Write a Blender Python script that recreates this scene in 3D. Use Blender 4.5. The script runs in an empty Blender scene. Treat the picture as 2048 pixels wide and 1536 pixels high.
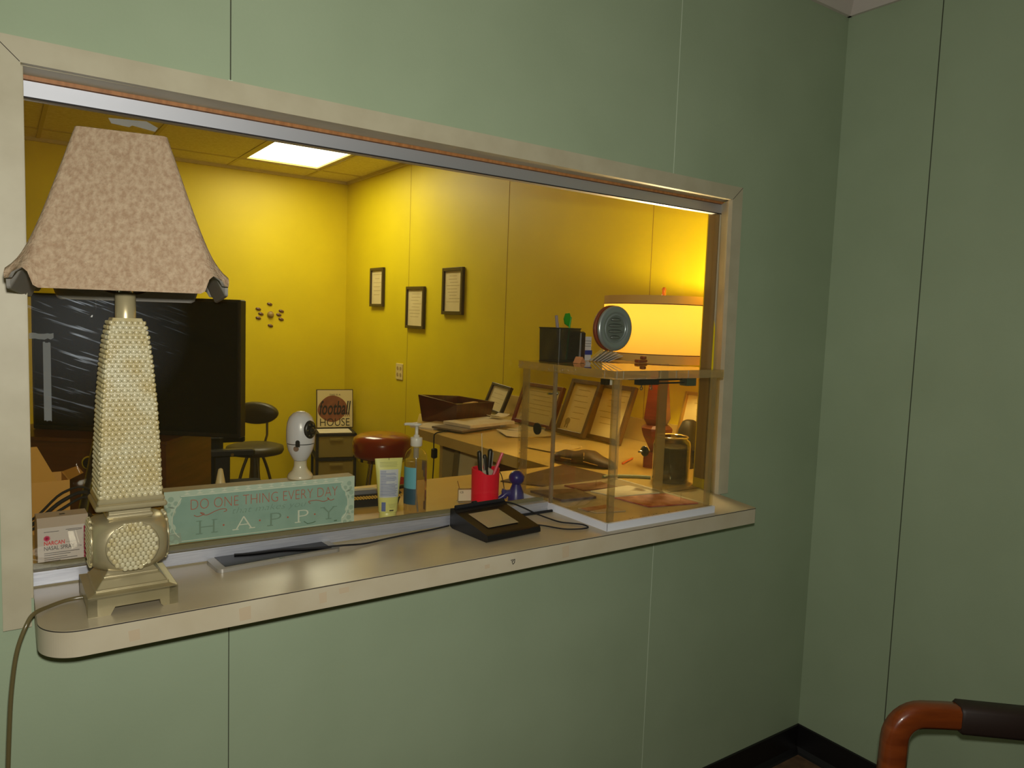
import bpy, math, random
from mathutils import Vector, Matrix
random.seed(7)
sc = bpy.context.scene
col = sc.collection
PI = math.pi

# ------------------------------------------------------------------ camera
cam_d = bpy.data.cameras.new('camera'); cam = bpy.data.objects.new('camera', cam_d); col.objects.link(cam)
cam_d.sensor_width = 36.0; cam_d.lens = 1482.03 / 2048 * 36; cam_d.clip_start = .02
CR = Vector((0.82221573, -0.56805168, 0.03575723)); CU = Vector((0.01944022, 0.09081346, 0.99567816)); CF = Vector((0.56884389, 0.81796712, -0.08571131))
CP = Vector((-0.38205, -1.53103, 1.55419))
M = Matrix((CR, CU, -CF)).transposed().to_4x4(); M.translation = CP
cam.matrix_world = M
sc.camera = cam
# ------------------------------------------------------------------ exposure, world, lights
vs = sc.view_settings; vs.view_transform = 'Standard'; vs.look = 'None'; vs.gamma = 1; vs.use_curve_mapping = False
vs.exposure = 0.0
sc.cycles.transparent_max_bounces = 48
w = bpy.data.worlds.new('world'); sc.world = w; w.use_nodes = True
w.node_tree.nodes['Background'].inputs[0].default_value = (.9, .95, 1, 1); w.node_tree.nodes['Background'].inputs[1].default_value = .01

def area(name, loc, target, size, power, color, sy=None, spread=None):
    l = bpy.data.lights.new(name, 'AREA'); l.energy = power; l.color = color; l.size = size
    if sy: l.shape = 'RECTANGLE'; l.size_y = sy
    if spread: l.spread = spread
    o = bpy.data.objects.new(name, l); col.objects.link(o); o.location = loc
    d = Vector(target) - Vector(loc); o.rotation_euler = d.to_track_quat('-Z', 'Y').to_euler(); return o
FL = CP + CU * .070 + CR * .012
area('camera_flash', FL, FL + CF, .035, 19.3, (1, .975, .905))
area('waiting_room_fill', (-1.2, -1.6, 2.58), (-1.2, -1.6, 0), 1.6, 2.2, (1, .84, .5))  # added ambient fill for the dim room, no visible fixture
area('office_ceiling_light', (1.37, 3.45, 2.625), (1.37, 3.45, 0), .55, 13.5, (1, .98, .74), sy=1.15)
bl = bpy.data.lights.new('lamp_bulb_light', 'POINT'); bl.energy = 22.0; bl.color = (1, .84, .5); bl.shadow_soft_size = .03
blo = bpy.data.objects.new('lamp_bulb_light', bl); col.objects.link(blo); blo.location = (1.66, .43, 1.585)

# ------------------------------------------------------------------ materials
def s2l(c): return tuple(((x / 255) / 12.92 if x / 255 <= .04045 else ((x / 255 + .055) / 1.055) ** 2.4) for x in c)
_m = {}
def mat(name, rgb, rough=.5, metal=0., rgb2=None, scale=40, bump=0., bscale=None, stretch=(1, 1, 1), coat=0., emit=None, estr=0., spec=None, contrast=(.35, .65)):
    if name in _m: return _m[name]
    m = bpy.data.materials.new(name); m.use_nodes = True; nt = m.node_tree; b = nt.nodes['Principled BSDF']
    b.inputs['Base Color'].default_value = (*s2l(rgb), 1); b.inputs['Roughness'].default_value = rough; b.inputs['Metallic'].default_value = metal
    if coat: b.inputs['Coat Weight'].default_value = coat
    if spec is not None: b.inputs['Specular IOR Level'].default_value = spec
    if rgb2 or bump:
        tc = nt.nodes.new('ShaderNodeTexCoord'); mp = nt.nodes.new('ShaderNodeMapping'); mp.inputs['Scale'].default_value = stretch
        nt.links.new(tc.outputs['Object'], mp.inputs[0])
    if rgb2:
        n = nt.nodes.new('ShaderNodeTexNoise'); n.inputs['Scale'].default_value = scale; n.inputs['Detail'].default_value = 5
        nt.links.new(mp.outputs[0], n.inputs['Vector'])
        r = nt.nodes.new('ShaderNodeValToRGB'); r.color_ramp.elements[0].position = contrast[0]; r.color_ramp.elements[1].position = contrast[1]
        r.color_ramp.elements[0].color = (*s2l(rgb), 1); r.color_ramp.elements[1].color = (*s2l(rgb2), 1)
        nt.links.new(n.outputs[0], r.inputs[0]); nt.links.new(r.outputs[0], b.inputs['Base Color'])
    if bump:
        n2 = nt.nodes.new('ShaderNodeTexNoise'); n2.inputs['Scale'].default_value = bscale or scale; n2.inputs['Detail'].default_value = 4
        nt.links.new(mp.outputs[0], n2.inputs['Vector'])
        bp = nt.nodes.new('ShaderNodeBump'); bp.inputs['Strength'].default_value = bump; bp.inputs['Distance'].default_value = .002
        nt.links.new(n2.outputs[0], bp.inputs['Height']); nt.links.new(bp.outputs[0], b.inputs['Normal'])
    if emit:
        b.inputs['Emission Color'].default_value = (*s2l(emit), 1); b.inputs['Emission Strength'].default_value = estr
    _m[name] = m; return m

SCR_A = -20
def clear(name, tint, rough=.02, refl=.08, body=0., bodyrgb=(200, 190, 150), ior=1.45, scratch=None):
    """thin clear sheet: straight-through light, fresnel mirror, a little body colour, optional scratches"""
    m = bpy.data.materials.new(name); m.use_nodes = True; nt = m.node_tree; nt.nodes.clear()
    out = nt.nodes.new('ShaderNodeOutputMaterial'); tr = nt.nodes.new('ShaderNodeBsdfTransparent'); tr.inputs[0].default_value = (*s2l(tint), 1)
    gl = nt.nodes.new('ShaderNodeBsdfGlossy'); gl.inputs['Roughness'].default_value = rough
    fr = nt.nodes.new('ShaderNodeFresnel'); fr.inputs[0].default_value = ior
    mul = nt.nodes.new('ShaderNodeMath'); mul.operation = 'MULTIPLY'; mul.inputs[1].default_value = refl / .04
    nt.links.new(fr.outputs[0], mul.inputs[0])
    ge = nt.nodes.new('ShaderNodeNewGeometry'); sub = nt.nodes.new('ShaderNodeMath'); sub.operation = 'SUBTRACT'; sub.inputs[0].default_value = 1; nt.links.new(ge.outputs['Backfacing'], sub.inputs[1])
    mu2 = nt.nodes.new('ShaderNodeMath'); mu2.operation = 'MULTIPLY'; mu2.use_clamp = True; nt.links.new(mul.outputs[0], mu2.inputs[0]); nt.links.new(sub.outputs[0], mu2.inputs[1]); mul = mu2
    m1 = nt.nodes.new('ShaderNodeMixShader'); nt.links.new(mul.outputs[0], m1.inputs[0]); nt.links.new(tr.outputs[0], m1.inputs[1]); nt.links.new(gl.outputs[0], m1.inputs[2])
    last = m1
    if body:
        df = nt.nodes.new('ShaderNodeBsdfDiffuse'); df.inputs[0].default_value = (*s2l(bodyrgb), 1)
        tl = nt.nodes.new('ShaderNodeBsdfTranslucent'); tl.inputs[0].default_value = (*s2l(bodyrgb), 1)
        ad = nt.nodes.new('ShaderNodeMixShader'); ad.inputs[0].default_value = .5; nt.links.new(df.outputs[0], ad.inputs[1]); nt.links.new(tl.outputs[0], ad.inputs[2])
        m2 = nt.nodes.new('ShaderNodeMixShader'); m2.inputs[0].default_value = body
        nt.links.new(last.outputs[0], m2.inputs[1]); nt.links.new(ad.outputs[0], m2.inputs[2]); last = m2
    if scratch:
        tc = nt.nodes.new('ShaderNodeTexCoord')
        mp = nt.nodes.new('ShaderNodeMapping'); mp.inputs['Rotation'].default_value = (0, math.radians(-24), 0); mp0 = nt.nodes.new('ShaderNodeMapping'); mp0.inputs['Rotation'].default_value = (0, math.radians(SCR_A), 0); nt.links.new(tc.outputs['Object'], mp0.inputs[0]); mp.inputs['Rotation'].default_value = (0, 0, 0); mp.inputs['Scale'].default_value = (9, 1, 150)
        nt.links.new(mp0.outputs[0], mp.inputs[0])
        n = nt.nodes.new('ShaderNodeTexNoise'); n.inputs['Scale'].default_value = 1.0; n.inputs['Detail'].default_value = 3; nt.links.new(mp.outputs[0], n.inputs['Vector'])
        r = nt.nodes.new('ShaderNodeMapRange'); r.inputs[1].default_value = .57; r.inputs[2].default_value = .68; nt.links.new(n.outputs[0], r.inputs[0])
        n3 = nt.nodes.new('ShaderNodeTexNoise'); n3.inputs['Scale'].default_value = 7; n3.inputs['Detail'].default_value = 2; nt.links.new(tc.outputs['Object'], n3.inputs['Vector'])
        r3 = nt.nodes.new('ShaderNodeMapRange'); r3.inputs[1].default_value = .42; r3.inputs[2].default_value = .62; nt.links.new(n3.outputs[0], r3.inputs[0])
        # the worn patch is on the counter end of the pane
        g = nt.nodes.new('ShaderNodeVectorMath'); g.operation = 'DISTANCE'; g.inputs[1].default_value = scratch
        nt.links.new(tc.outputs['Object'], g.inputs[0])
        rg = nt.nodes.new('ShaderNodeMapRange'); rg.inputs[1].default_value = .03; rg.inputs[2].default_value = .19; rg.inputs[3].default_value = .6; rg.inputs[4].default_value = 0.0
        nt.links.new(g.outputs['Value'], rg.inputs[0])
        a = nt.nodes.new('ShaderNodeMath'); a.operation = 'MULTIPLY'; nt.links.new(r.outputs[0], a.inputs[0]); nt.links.new(r3.outputs[0], a.inputs[1])
        a2 = nt.nodes.new('ShaderNodeMath'); a2.operation = 'MULTIPLY'; nt.links.new(a.outputs[0], a2.inputs[0]); nt.links.new(rg.outputs[0], a2.inputs[1])
        hz = nt.nodes.new('ShaderNodeMath'); hz.operation = 'MULTIPLY_ADD'; nt.links.new(rg.outputs[0], hz.inputs[0]); hz.inputs[1].default_value = .05; nt.links.new(a2.outputs[0], hz.inputs[2])
        dd = nt.nodes.new('ShaderNodeBsdfDiffuse'); dd.inputs[0].default_value = (.62, .7, .82, 1)
        m3 = nt.nodes.new('ShaderNodeMixShader'); nt.links.new(hz.outputs[0], m3.inputs[0]); nt.links.new(last.outputs[0], m3.inputs[1]); nt.links.new(dd.outputs[0], m3.inputs[2]); last = m3
    nt.links.new(last.outputs[0], out.inputs[0]); _m[name] = m; return m

def wood(name, a, b, rough=.4, scale=6, stretch=(1, 1, 12), coat=.2):
    return mat(name, a, rough, rgb2=b, scale=scale, stretch=stretch, coat=coat, contrast=(.3, .7))

GREEN = mat('sage_paint', (160, 175, 144), .62, rgb2=(154, 169, 138), scale=3, bump=.12, bscale=160, spec=.3)
YELLOW = mat('yellow_paint', (224, 201, 8), .5, rgb2=(217, 194, 6), scale=3, bump=.08, bscale=140)
SEAMD = mat('dark_joint', (66, 70, 52), .8)
SEAMP = mat('pale_joint', (196, 208, 182), .7)
SEAMY = mat('yellow_joint', (150, 120, 30), .7)
TRIM = mat('taupe_paint', (186, 178, 150), .5, rgb2=(177, 168, 140), scale=14, bump=.1, bscale=60)
LAM = mat('greige_laminate', (176, 164, 136), .30, rgb2=(168, 155, 126), scale=9, bump=.05, bscale=200)
LAMF = mat('cream_laminate_edge', (192, 182, 156), .35, rgb2=(184, 172, 144), scale=10)
BLACK = mat('black_plastic', (18, 16, 16), .38)
BLACKM = mat('black_matte', (14, 13, 13), .8)
DARK = mat('dark_line', (32, 26, 22), .7)
ALU = mat('brushed_aluminium', (206, 208, 214), .48, .8, rgb2=(188, 190, 198), scale=20, stretch=(1, 1, 30), bump=.05)
ALUD = mat('anodised_rail', (204, 206, 212), .5, .85)
CHROME = mat('chrome', (200, 200, 200), .12, 1.)
PAPER = mat('paper', (226, 216, 190), .7, rgb2=(214, 202, 172), scale=12)
WHITEP = mat('white_plastic', (205, 207, 216), .3, coat=.3)
INK = mat('grey_ink', (92, 88, 80), .8)
BRASS = mat('champagne_paint', (176, 164, 128), .3, .42, rgb2=(158, 146, 108), scale=9, bump=.08, bscale=70)
WEAVE = mat('cream_ceramic', (198, 190, 154), .3, rgb2=(186, 170, 120), scale=30, coat=.4)
PINE = wood('pine_strip', (178, 122, 70), (150, 98, 52), .5, 9, (14, 1, 1))

# ------------------------------------------------------------------ mesh builder
class MB:
    def __init__(s): s.v = []; s.f = []; s.mi = []; s.mats = []; s.sm = []
    def mid(s, m):
        if m not in s.mats: s.mats.append(m)
        return s.mats.index(m)
    def add(s, vs_, fs, m, T=None, smooth=False):
        o = len(s.v); i = s.mid(m)
        for v in vs_: s.v.append(tuple(T @ Vector(v)) if T else tuple(v))
        for f in fs: s.f.append(tuple(o + k for k in f)); s.mi.append(i); s.sm.append(smooth)
        return s
    def box(s, x0, x1, y0, y1, z0, z1, m, T=None, bev=0):
        if x0 > x1: x0, x1 = x1, x0
        if y0 > y1: y0, y1 = y1, y0
        if z0 > z1: z0, z1 = z1, z0
        if bev:
            b = bev; vs_ = []
            for z, i in ((z0, b), (z0 + b, 0), (z1 - b, 0), (z1, b)):
                X0, X1, Y0, Y1 = x0 + i, x1 - i, y0 + i, y1 - i
                vs_ += [(X0 + b, Y0, z), (X1 - b, Y0, z), (X1, Y0 + b, z), (X1, Y1 - b, z), (X1 - b, Y1, z), (X0 + b, Y1, z), (X0, Y1 - b, z), (X0, Y0 + b, z)]
            fs = [tuple(range(7, -1, -1)), tuple(range(24, 32))]
            for r in range(3):
                for k in range(8): fs.append((r * 8 + k, r * 8 + (k + 1) % 8, r * 8 + 8 + (k + 1) % 8, r * 8 + 8 + k))
            return s.add(vs_, fs, m, T)
        vs_ = [(x0, y0, z0), (x1, y0, z0), (x1, y1, z0), (x0, y1, z0), (x0, y0, z1), (x1, y0, z1), (x1, y1, z1), (x0, y1, z1)]
        return s.add(vs_, [(3, 2, 1, 0), (4, 5, 6, 7), (0, 1, 5, 4), (1, 2, 6, 5), (2, 3, 7, 6), (3, 0, 4, 7)], m, T)
    def loft(s, rings, m, cap=(True, True), smooth=True, T=None, closed=True):
        n = len(rings[0]); vs_ = [p for r in rings for p in r]; fs = []
        for i in range(len(rings) - 1):
            for k in range(n if closed else n - 1):
                fs.append((i * n + k, i * n + (k + 1) % n, (i + 1) * n + (k + 1) % n, (i + 1) * n + k))
        s.add(vs_, fs, m, T, smooth)
        if cap[0]: s.add(rings[0], [tuple(range(n - 1, -1, -1))], m, T)
        if cap[1]: s.add(rings[-1], [tuple(range(n))], m, T)
        return s
    def lathe(s, prof, m, n=32, T=None, c=(0, 0), cap=(True, True), smooth=True):
        return s.loft([[(c[0] + r * math.cos(2 * PI * k / n), c[1] + r * math.sin(2 * PI * k / n), z) for k in range(n)] for r, z in prof], m, cap, smooth, T)
    def sqlathe(s, prof, m, T=None, cr=.12, smooth=False, n=4):
        rings = []
        for w_, z in prof: rings.append(rrect(w_, w_, w_ * cr, n, z))
        return s.loft(rings, m, (True, True), smooth, T)
    def sphere(s, c, r, m, n=20, T=None, sc_=(1, 1, 1)):
        rings = []
        h = n // 2
        for i in range(1, h):
            a = PI * i / h - PI / 2
            rings.append([(c[0] + r * sc_[0] * math.cos(a) * math.cos(2 * PI * k / n), c[1] + r * sc_[1] * math.cos(a) * math.sin(2 * PI * k / n), c[2] + r * sc_[2] * math.sin(a)) for k in range(n)])
        return s.loft(rings, m, (True, True), True, T)
    def tube(s, pts, r, m, n=8, T=None, sm_=True, subdiv=0):
        P = [Vector(p) for p in pts]
        if subdiv:
            if isinstance(r, (list, tuple)): r = [v.x for v in catmull([Vector((q, 0, 0)) for q in r], subdiv)]
            P = catmull(P, subdiv)
        rings = []; prev = None
        for i, p in enumerate(P):
            t = (P[min(i + 1, len(P) - 1)] - P[max(i - 1, 0)]).normalized()
            if prev is None: a = t.orthogonal().normalized()
            else: a = (prev - t * prev.dot(t)).normalized()
            prev = a; b = t.cross(a); rr = r[i] if isinstance(r, (list, tuple)) else r
            rings.append([tuple(p + a * rr * math.cos(2 * PI * k / n) + b * rr * math.sin(2 * PI * k / n)) for k in range(n)])
        return s.loft(rings, m, (True, True), sm_, T)
    def prism(s, poly, z0, z1, m, T=None, m_side=None):
        n = len(poly)
        s.add([(x, y, z0) for x, y in poly], [tuple(range(n - 1, -1, -1))], m, T)
        s.add([(x, y, z1) for x, y in poly], [tuple(range(n))], m, T)
        s.add([(x, y, z0) for x, y in poly] + [(x, y, z1) for x, y in poly], [(k, (k + 1) % n, n + (k + 1) % n, n + k) for k in range(n)], m_side or m, T)
        return s
    def text(s, body, w_, h_, T, m, shear=0, bold=0, ext=0.0):
        vs_, fs = textmesh(body, shear, bold)
        if not vs_: return s
        xs = [v[0] for v in vs_]; ys = [v[1] for v in vs_]
        sx = w_ / (max(xs) - min(xs)) if w_ else None; sy = h_ / (max(ys) - min(ys)) if h_ else sx
        if sx is None: sx = sy
        x0, y0 = min(xs), min(ys)
        return s.add([((x - x0) * sx, (y - y0) * sy, ext) for x, y, z in vs_], fs, m, T)
    def build(s, name, parent=None, loc=None, bevel=0, seg=2):
        me = bpy.data.meshes.new(name); me.from_pydata(s.v, [], s.f)
        for m in s.mats: me.materials.append(m)
        me.polygons.foreach_set('material_index', s.mi); me.polygons.foreach_set('use_smooth', s.sm); me.update()
        o = bpy.data.objects.new(name, me); col.objects.link(o)
        if parent: o.parent = parent
        if loc: o.location = loc
        if bevel:
            b = o.modifiers.new('bevel', 'BEVEL'); b.width = bevel; b.segments = seg; b.limit_method = 'ANGLE'; b.angle_limit = math.radians(40)
        return o

_tc = {}
def textmesh(body, shear, bold):
    k = (body, shear, bold)
    if k in _tc: return _tc[k]
    c = bpy.data.curves.new('t', 'FONT'); c.body = body; c.size = 1; c.shear = shear; c.offset = bold; c.resolution_u = 3
    o = bpy.data.objects.new('t', c); col.objects.link(o); bpy.context.view_layer.update()
    me = bpy.data.meshes.new_from_object(o.evaluated_get(bpy.context.evaluated_depsgraph_get()))
    r = ([tuple(v.co) for v in me.vertices], [tuple(p.vertices) for p in me.polygons])
    bpy.data.objects.remove(o); bpy.data.curves.remove(c); bpy.data.meshes.remove(me)
    _tc[k] = r; return r
def catmull(P, n):
    out = []
    for i in range(len(P) - 1):
        a, b, c, d = P[max(i - 1, 0)], P[i], P[i + 1], P[min(i + 2, len(P) - 1)]
        for k in range(n):
            t = k / n
            out.append(.5 * ((2 * b) + (c - a) * t + (2 * a - 5 * b + 4 * c - d) * t * t + (3 * b - a - 3 * c + d) * t ** 3))
    out.append(P[-1]); return out
def rrect(hx, hy, r, n, z, c=(0, 0)):
    pts = []
    for cx, cy, a0 in ((hx - r, hy - r, 0), (-hx + r, hy - r, 90), (-hx + r, -hy + r, 180), (hx - r, -hy + r, 270)):
        for k in range(n + 1):
            a = math.radians(a0 + 90 * k / n); pts.append((c[0] + cx + r * math.cos(a), c[1] + cy + r * math.sin(a), z))
    return pts
def frame(o, x, y):
    """matrix whose local x,y axes are x,y (world vectors) at origin o; z is the outward normal x cross y"""
    X = Vector(x).normalized(); Y = Vector(y); Y = (Y - X * Y.dot(X)).normalized(); Z = X.cross(Y)
    m = Matrix((X, Y, Z)).transposed().to_4x4(); m.translation = Vector(o); return m
def tag(o, label=None, cat=None, group=None, kind=None):
    if label: o['label'] = label
    if cat: o['category'] = cat
    if group: o['group'] = group
    if kind: o['kind'] = kind
    return o
def thing(name, label, cat, loc=(0, 0, 0), rz=0, group=None, rot=None):
    o = bpy.data.objects.new(name, None); col.objects.link(o); o.location = loc; o.rotation_euler = rot or (0, 0, rz); o.empty_display_size = .05
    return tag(o, label, cat, group)
def struct(mb, name, **k):
    o = mb.build(name, **k); o['kind'] = 'structure'; return o
def cp(o, parent=None):
    c = o.copy(); col.objects.link(c); c.parent = parent
    for ch in o.children: cp(ch, c)
    return c
Z = 1.028
FZ = lambda o, x=(1, 0, 0): frame(o, x, (0, 0, 1))     # text frame on a wall facing -y

# ------------------------------------------------------------------ room shell
RX, LX, BY, OY, OL = 2.03, -2.4, -3.2, 4.43, -1.3
FC, OC = 2.70, 2.644
WX0, WX1, WZ0, WZ1 = -.345, 1.515, .983, 1.957
b = MB()
for x0, x1, z0, z1 in ((LX, WX0, 0, FC), (WX1, RX, 0, FC), (WX0, WX1, 0, WZ0), (WX0, WX1, WZ1, FC)):
    b.box(x0, x1, 0, .055, z0, z1, GREEN); b.box(x0, x1, .055, .12, z0, z1, YELLOW)
b.box(WX0, -.3387, 0, .12, WZ0, 1.03, GREEN)
struct(b, 'wall_front')
b = MB()
for x, z0, z1, m, ww in ((-.004, 1.985, 2.63, SEAMD, .0011), (-.004, .1, .985, SEAMD, .0009), (1.22, 1.985, 2.63, SEAMP, .0011), (1.22, .1, .985, SEAMP, .0009)):
    b.box(x - ww, x + ww, -.0006, 0, z0, z1, m)
b.box(-.008, .0, -.0008, 0, 1.988, 1.996, SEAMP)
struct(b, 'trim_1')
b = MB().box(RX, RX + .1, BY, .0, 0, FC, GREEN); struct(b, 'wall_right')
b = MB()
b.box(RX - .0007, RX, -.3155, -.3125, .1, 2.63, SEAMD); b.box(RX - .0007, RX, -1.5365, -1.5335, .1, 2.63, SEAMD)
struct(b, 'trim_2')
b = MB().box(LX - .1, LX, BY, 0, 0, FC, GREEN); struct(b, 'wall_left')
b = MB().box(LX - .1, RX + .1, BY - .1, BY, 0, FC, GREEN); struct(b, 'wall_back')
FLOORM = mat('brown_vinyl_floor', (120, 92, 66), .5, rgb2=(92, 70, 52), scale=25)
struct(MB().box(LX - .1, RX + .1, BY - .1, OY + .1, -.1, 0, FLOORM), 'floor')
struct(MB().box(LX - .1, RX + .1, BY - .1, .0, FC, FC + .1, mat('ceiling_white', (200, 196, 190), .9)), 'ceiling')
# office
struct(MB().box(RX, RX + .1, .12, OY, 0, FC, YELLOW), 'wall_office_right')
struct(MB().box(OL - .1, RX + .1, OY, OY + .1, 0, FC, YELLOW), 'wall_office_back')
struct(MB().box(OL - .1, OL, .12, OY, 0, FC, YELLOW), 'wall_office_left')
b = MB()
for y in (.88, 2.03, 3.27): b.box(RX - .0012, RX, y - .0015, y + .0015, 0, OC, SEAMY)
for x in (.55, -.67): b.box(x - .001, x + .001, OY - .001, OY, 0, OC, SEAMY)
struct(b, 'trim_3')
CT = mat('ceiling_tile', (226, 214, 170), .9, rgb2=(212, 198, 150), scale=60, bump=.3, bscale=120)
GRID = mat('ceiling_grid', (196, 178, 120), .6)
b = MB()
LX0, LX1, LY0, LY1 = 1.08, 1.66, 2.87, 4.08
b.box(OL, LX0, .12, OY, OC, OC + .06, CT); b.box(LX1, RX, .12, OY, OC, OC + .06, CT); b.box(LX0, LX1, .12, LY0, OC, OC + .06, CT); b.box(LX0, LX1, LY1, OY, OC, OC + .06, CT)
struct(b, 'ceiling_office')
b = MB()
for k in range(-4, 3):
    x = LX0 - .012 + k * .604
    if OL < x < RX: b.box(x - .011, x + .011, .12, OY, OC - .004, OC, GRID)
for y in (LY1 + .012, LY0 - .012, LY0 - 1.22, .46): b.box(OL, RX, y - .011, y + .011, OC - .0045, OC, GRID)
b.box(OL, RX, OY - .022, OY, OC - .022, OC, GRID); b.box(RX - .022, RX, .12, OY - .022, OC - .022, OC, GRID)
struct(b, 'trim_4')
t = thing('ceiling_light', 'bright white recessed rectangular light panel in the office ceiling', 'ceiling light', ((LX0 + LX1) / 2, (LY0 + LY1) / 2, OC))
hx, hy = (LX1 - LX0) / 2, (LY1 - LY0) / 2
MB().box(-hx + .03, hx - .03, -hy + .03, hy - .03, .012, .02, mat('light_diffuser', (255, 250, 235), .6, emit=(255, 246, 214), estr=5.0)).build('diffuser', t)
b = MB()
for a in ((-hx, -hx + .03, -hy, hy), (hx - .03, hx, -hy, hy), (-hx + .03, hx - .03, -hy, -hy + .03), (-hx + .03, hx - .03, hy - .03, hy)): b.box(*a, .0, .02, GRID)
b.build('frame', t)
# crown and base of the waiting room
CRN = mat('crown_grey', (196, 186, 176), .6)
def crown(p0, p1, n):     # triangle cove profile, n points into the room
    b = MB(); n = Vector(n)
    rings = []
    for p in (Vector(p0), Vector(p1)):
        rings.append([tuple(p), tuple(p + n * .012), tuple(p + n * .05 + Vector((0, 0, .064))), tuple(p + n * .052 + Vector((0, 0, .076))), tuple(p + Vector((0, 0, .076)))])
    return b.loft(rings, CRN, smooth=False)
struct(crown((LX, 0, 2.624), (RX - .0, 0, 2.624), (0, -1, 0)), 'trim_5')
struct(crown((RX, -.0, 2.624), (RX, BY, 2.624), (-1, 0, 0)), 'trim_6')
BB = mat('black_vinyl_base', (16, 14, 14), .45)
def cove(p0, p1, n):
    n = Vector(n); rings = []
    for p in (Vector(p0), Vector(p1)):
        rings.append([tuple(p + Vector((0, 0, 0))), tuple(p + n * .022), tuple(p + n * .016 + Vector((0, 0, .006))), tuple(p + n * .006 + Vector((0, 0, .02))), tuple(p + n * .004 + Vector((0, 0, .1))), tuple(p + Vector((0, 0, .104)))])
    return MB().loft(rings, BB, smooth=False)
struct(cove((LX, 0, 0), (RX, 0, 0), (0, -1, 0)), 'baseboard_front')
struct(cove((RX, 0, 0), (RX, BY, 0), (-1, 0, 0)), 'baseboard_right')

# ------------------------------------------------------------------ service window
b = MB()
yf = -.015
def quadprism(pts, y0, y1, m):      # pts in x,z ; extruded along y
    n = len(pts); b.loft([[(x, y0, z) for x, z in pts], [(x, y1, z) for x, z in pts]], m, smooth=False)
quadprism([(-.386, 1.992), (1.512, 1.985), (1.467, 1.944), (-.3430, 1.951)], yf, 0, TRIM)
b.box(-.345, 1.514, 0, .058, 1.95, 1.957, TRIM)
struct(b, 'trim_7', bevel=.001)
b = MB()
quadprism([(-.386, 1.992), (-.3430, 1.951), (-.3430, .984), (-.385, .984)][::-1], yf, 0, TRIM)
b.box(-.345, -.339, 0, .07, 1.03, 1.95, TRIM)
struct(b, 'trim_8', bevel=.001)
b = MB()
quadprism([(1.512, 1.985), (1.467, 1.944), (1.482, Z), (1.528, Z)], yf, 0, TRIM)
b.loft([[(1.467, -.001, 1.944), (1.512, .064, 1.944), (1.515, .12, 1.944), (1.515, .0, 1.944)], [(1.482, -.001, Z), (1.519, .064, Z), (1.521, .12, Z), (1.521, .0, Z)]], TRIM, smooth=False)
struct(b, 'trim_9')
b = MB()
for a in ((Vector((-.385, yf - .0004, 1.9915)), Vector((-.344, yf - .0004, 1.952)), .0008), (Vector((1.511, yf - .0004, 1.9845)), Vector((1.468, yf - .0004, 1.945)), .0006)): b.tube([a[0], a[1]], a[2], DARK, 4)
for k, (x, z, l) in enumerate(((-.3, 1.99, .05), (-.1, 1.991, .08), (.3, 1.989, .12), (.62, 1.9885, .06), (1.0, 1.987, .1))):
    b.tube([(x, -.002, z), (x + l, -.002, z - .0006)], .0014, SEAMP, 4)
struct(b, 'trim_10')

win = bpy.data.objects.new('window_1', None); col.objects.link(win); win.location = (0, .08, Z); win['kind'] = 'structure'
PANE = clear('window_acrylic', (250, 249, 244), .01, refl=.05, body=.012, scratch=(-.25, 0, .485))
PEDGE = clear('acrylic_edge', (206, 192, 150), .2, refl=.2, body=.35, bodyrgb=(196, 182, 146))
CX0, CX1, CY0, CY1, CZ1 = .885, 1.285, -.157, .25, 1.437
b = MB(); hh_ = CZ1 - Z + .001      # pane cut out round the display case
pp = [(-.338, .026), (CX0, .026), (CX0, hh_), (CX1 + .03, hh_), (CX1 + .03, 0), (1.51, 0), (1.514, .892), (-.338, .892)]
b.loft([[(x, -.003, z) for x, z in pp], [(x, .003, z) for x, z in pp]], PANE, smooth=False)
b.build('pane', win)
b = MB(); b.box(CX0 - .005, CX0 + .004, -.004, .004, .0, CZ1 - Z, PEDGE); b.box(CX1 + .004, CX1 + .04, -.004, .004, .0, CZ1 - Z, PEDGE)
b.build('pane_edge', win)
b = MB(); b.box(-.338, .862, -.017, .015, 0, .0285, ALU); b.box(-.338, .862, -.0185, -.017, .0, .003, mat('dirty_caulk', (134, 124, 96), .8)); b.box(-.3, .6, -.0172, -.012, .0285, .0292, mat('rail_grime', (110, 104, 80), .7))
o = b.build('bottom_rail', win, bevel=.0012); 
b = MB(); b.box(-.338, .862, .004, .012, .0285, .0375, mat('dark_lip', (112, 106, 78), .6)); b.build('added_dark_lip', win)  # dark lip added to cover the brightly lit counter strip behind the rail
b = MB(); b.box(.72, .875, -.024, -.018, 0, .006, BLACKM); b.build('gasket', win)
b = MB(); b.box(-.339, 1.519, -.016, .014, .886, .9145, ALUD); b.box(-.339, 1.517, -.0175, -.0165, .884, .887, DARK); b.build('top_rail', win, bevel=.001)
b = MB(); b.box(-.339, 1.519, -.022, .03, .9155, .929, PINE); b.build('wood_strip', win)
b = MB(); b.box(1.508, 1.519, -.01, .03, .03, .885, mat('jamb_channel', (132, 108, 66), .5)); b.build('side_channel', win)
TAPE = clear('old_tape', (200, 205, 205), .3, refl=.3, body=.5, bodyrgb=(190, 198, 200))
for (x0, x1, z0, z1) in ((-.336, -.298, .462, .472), (-.315, -.303, .31, .455)):
    b = MB(); n = 8; top = []; bot = []
    for k in range(n + 1):
        x = x0 + (x1 - x0) * k / n; j = random.uniform(-.0015, .0015)
        top.append((x, z1 + j)); bot.append((x, z0 + j + random.uniform(-.001, .001)))
    pts = top + bot[::-1]
    b.add([(x, -.0034, z) for x, z in pts], [tuple(range(len(pts)))], TAPE); b.build('tape_strip', win)
b = MB(); pts = [(-.2, .867), (-.17, .865), (-.165, .869), (-.125, .864), (-.12, .872), (-.14, .881), (-.205, .876)]
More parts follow.
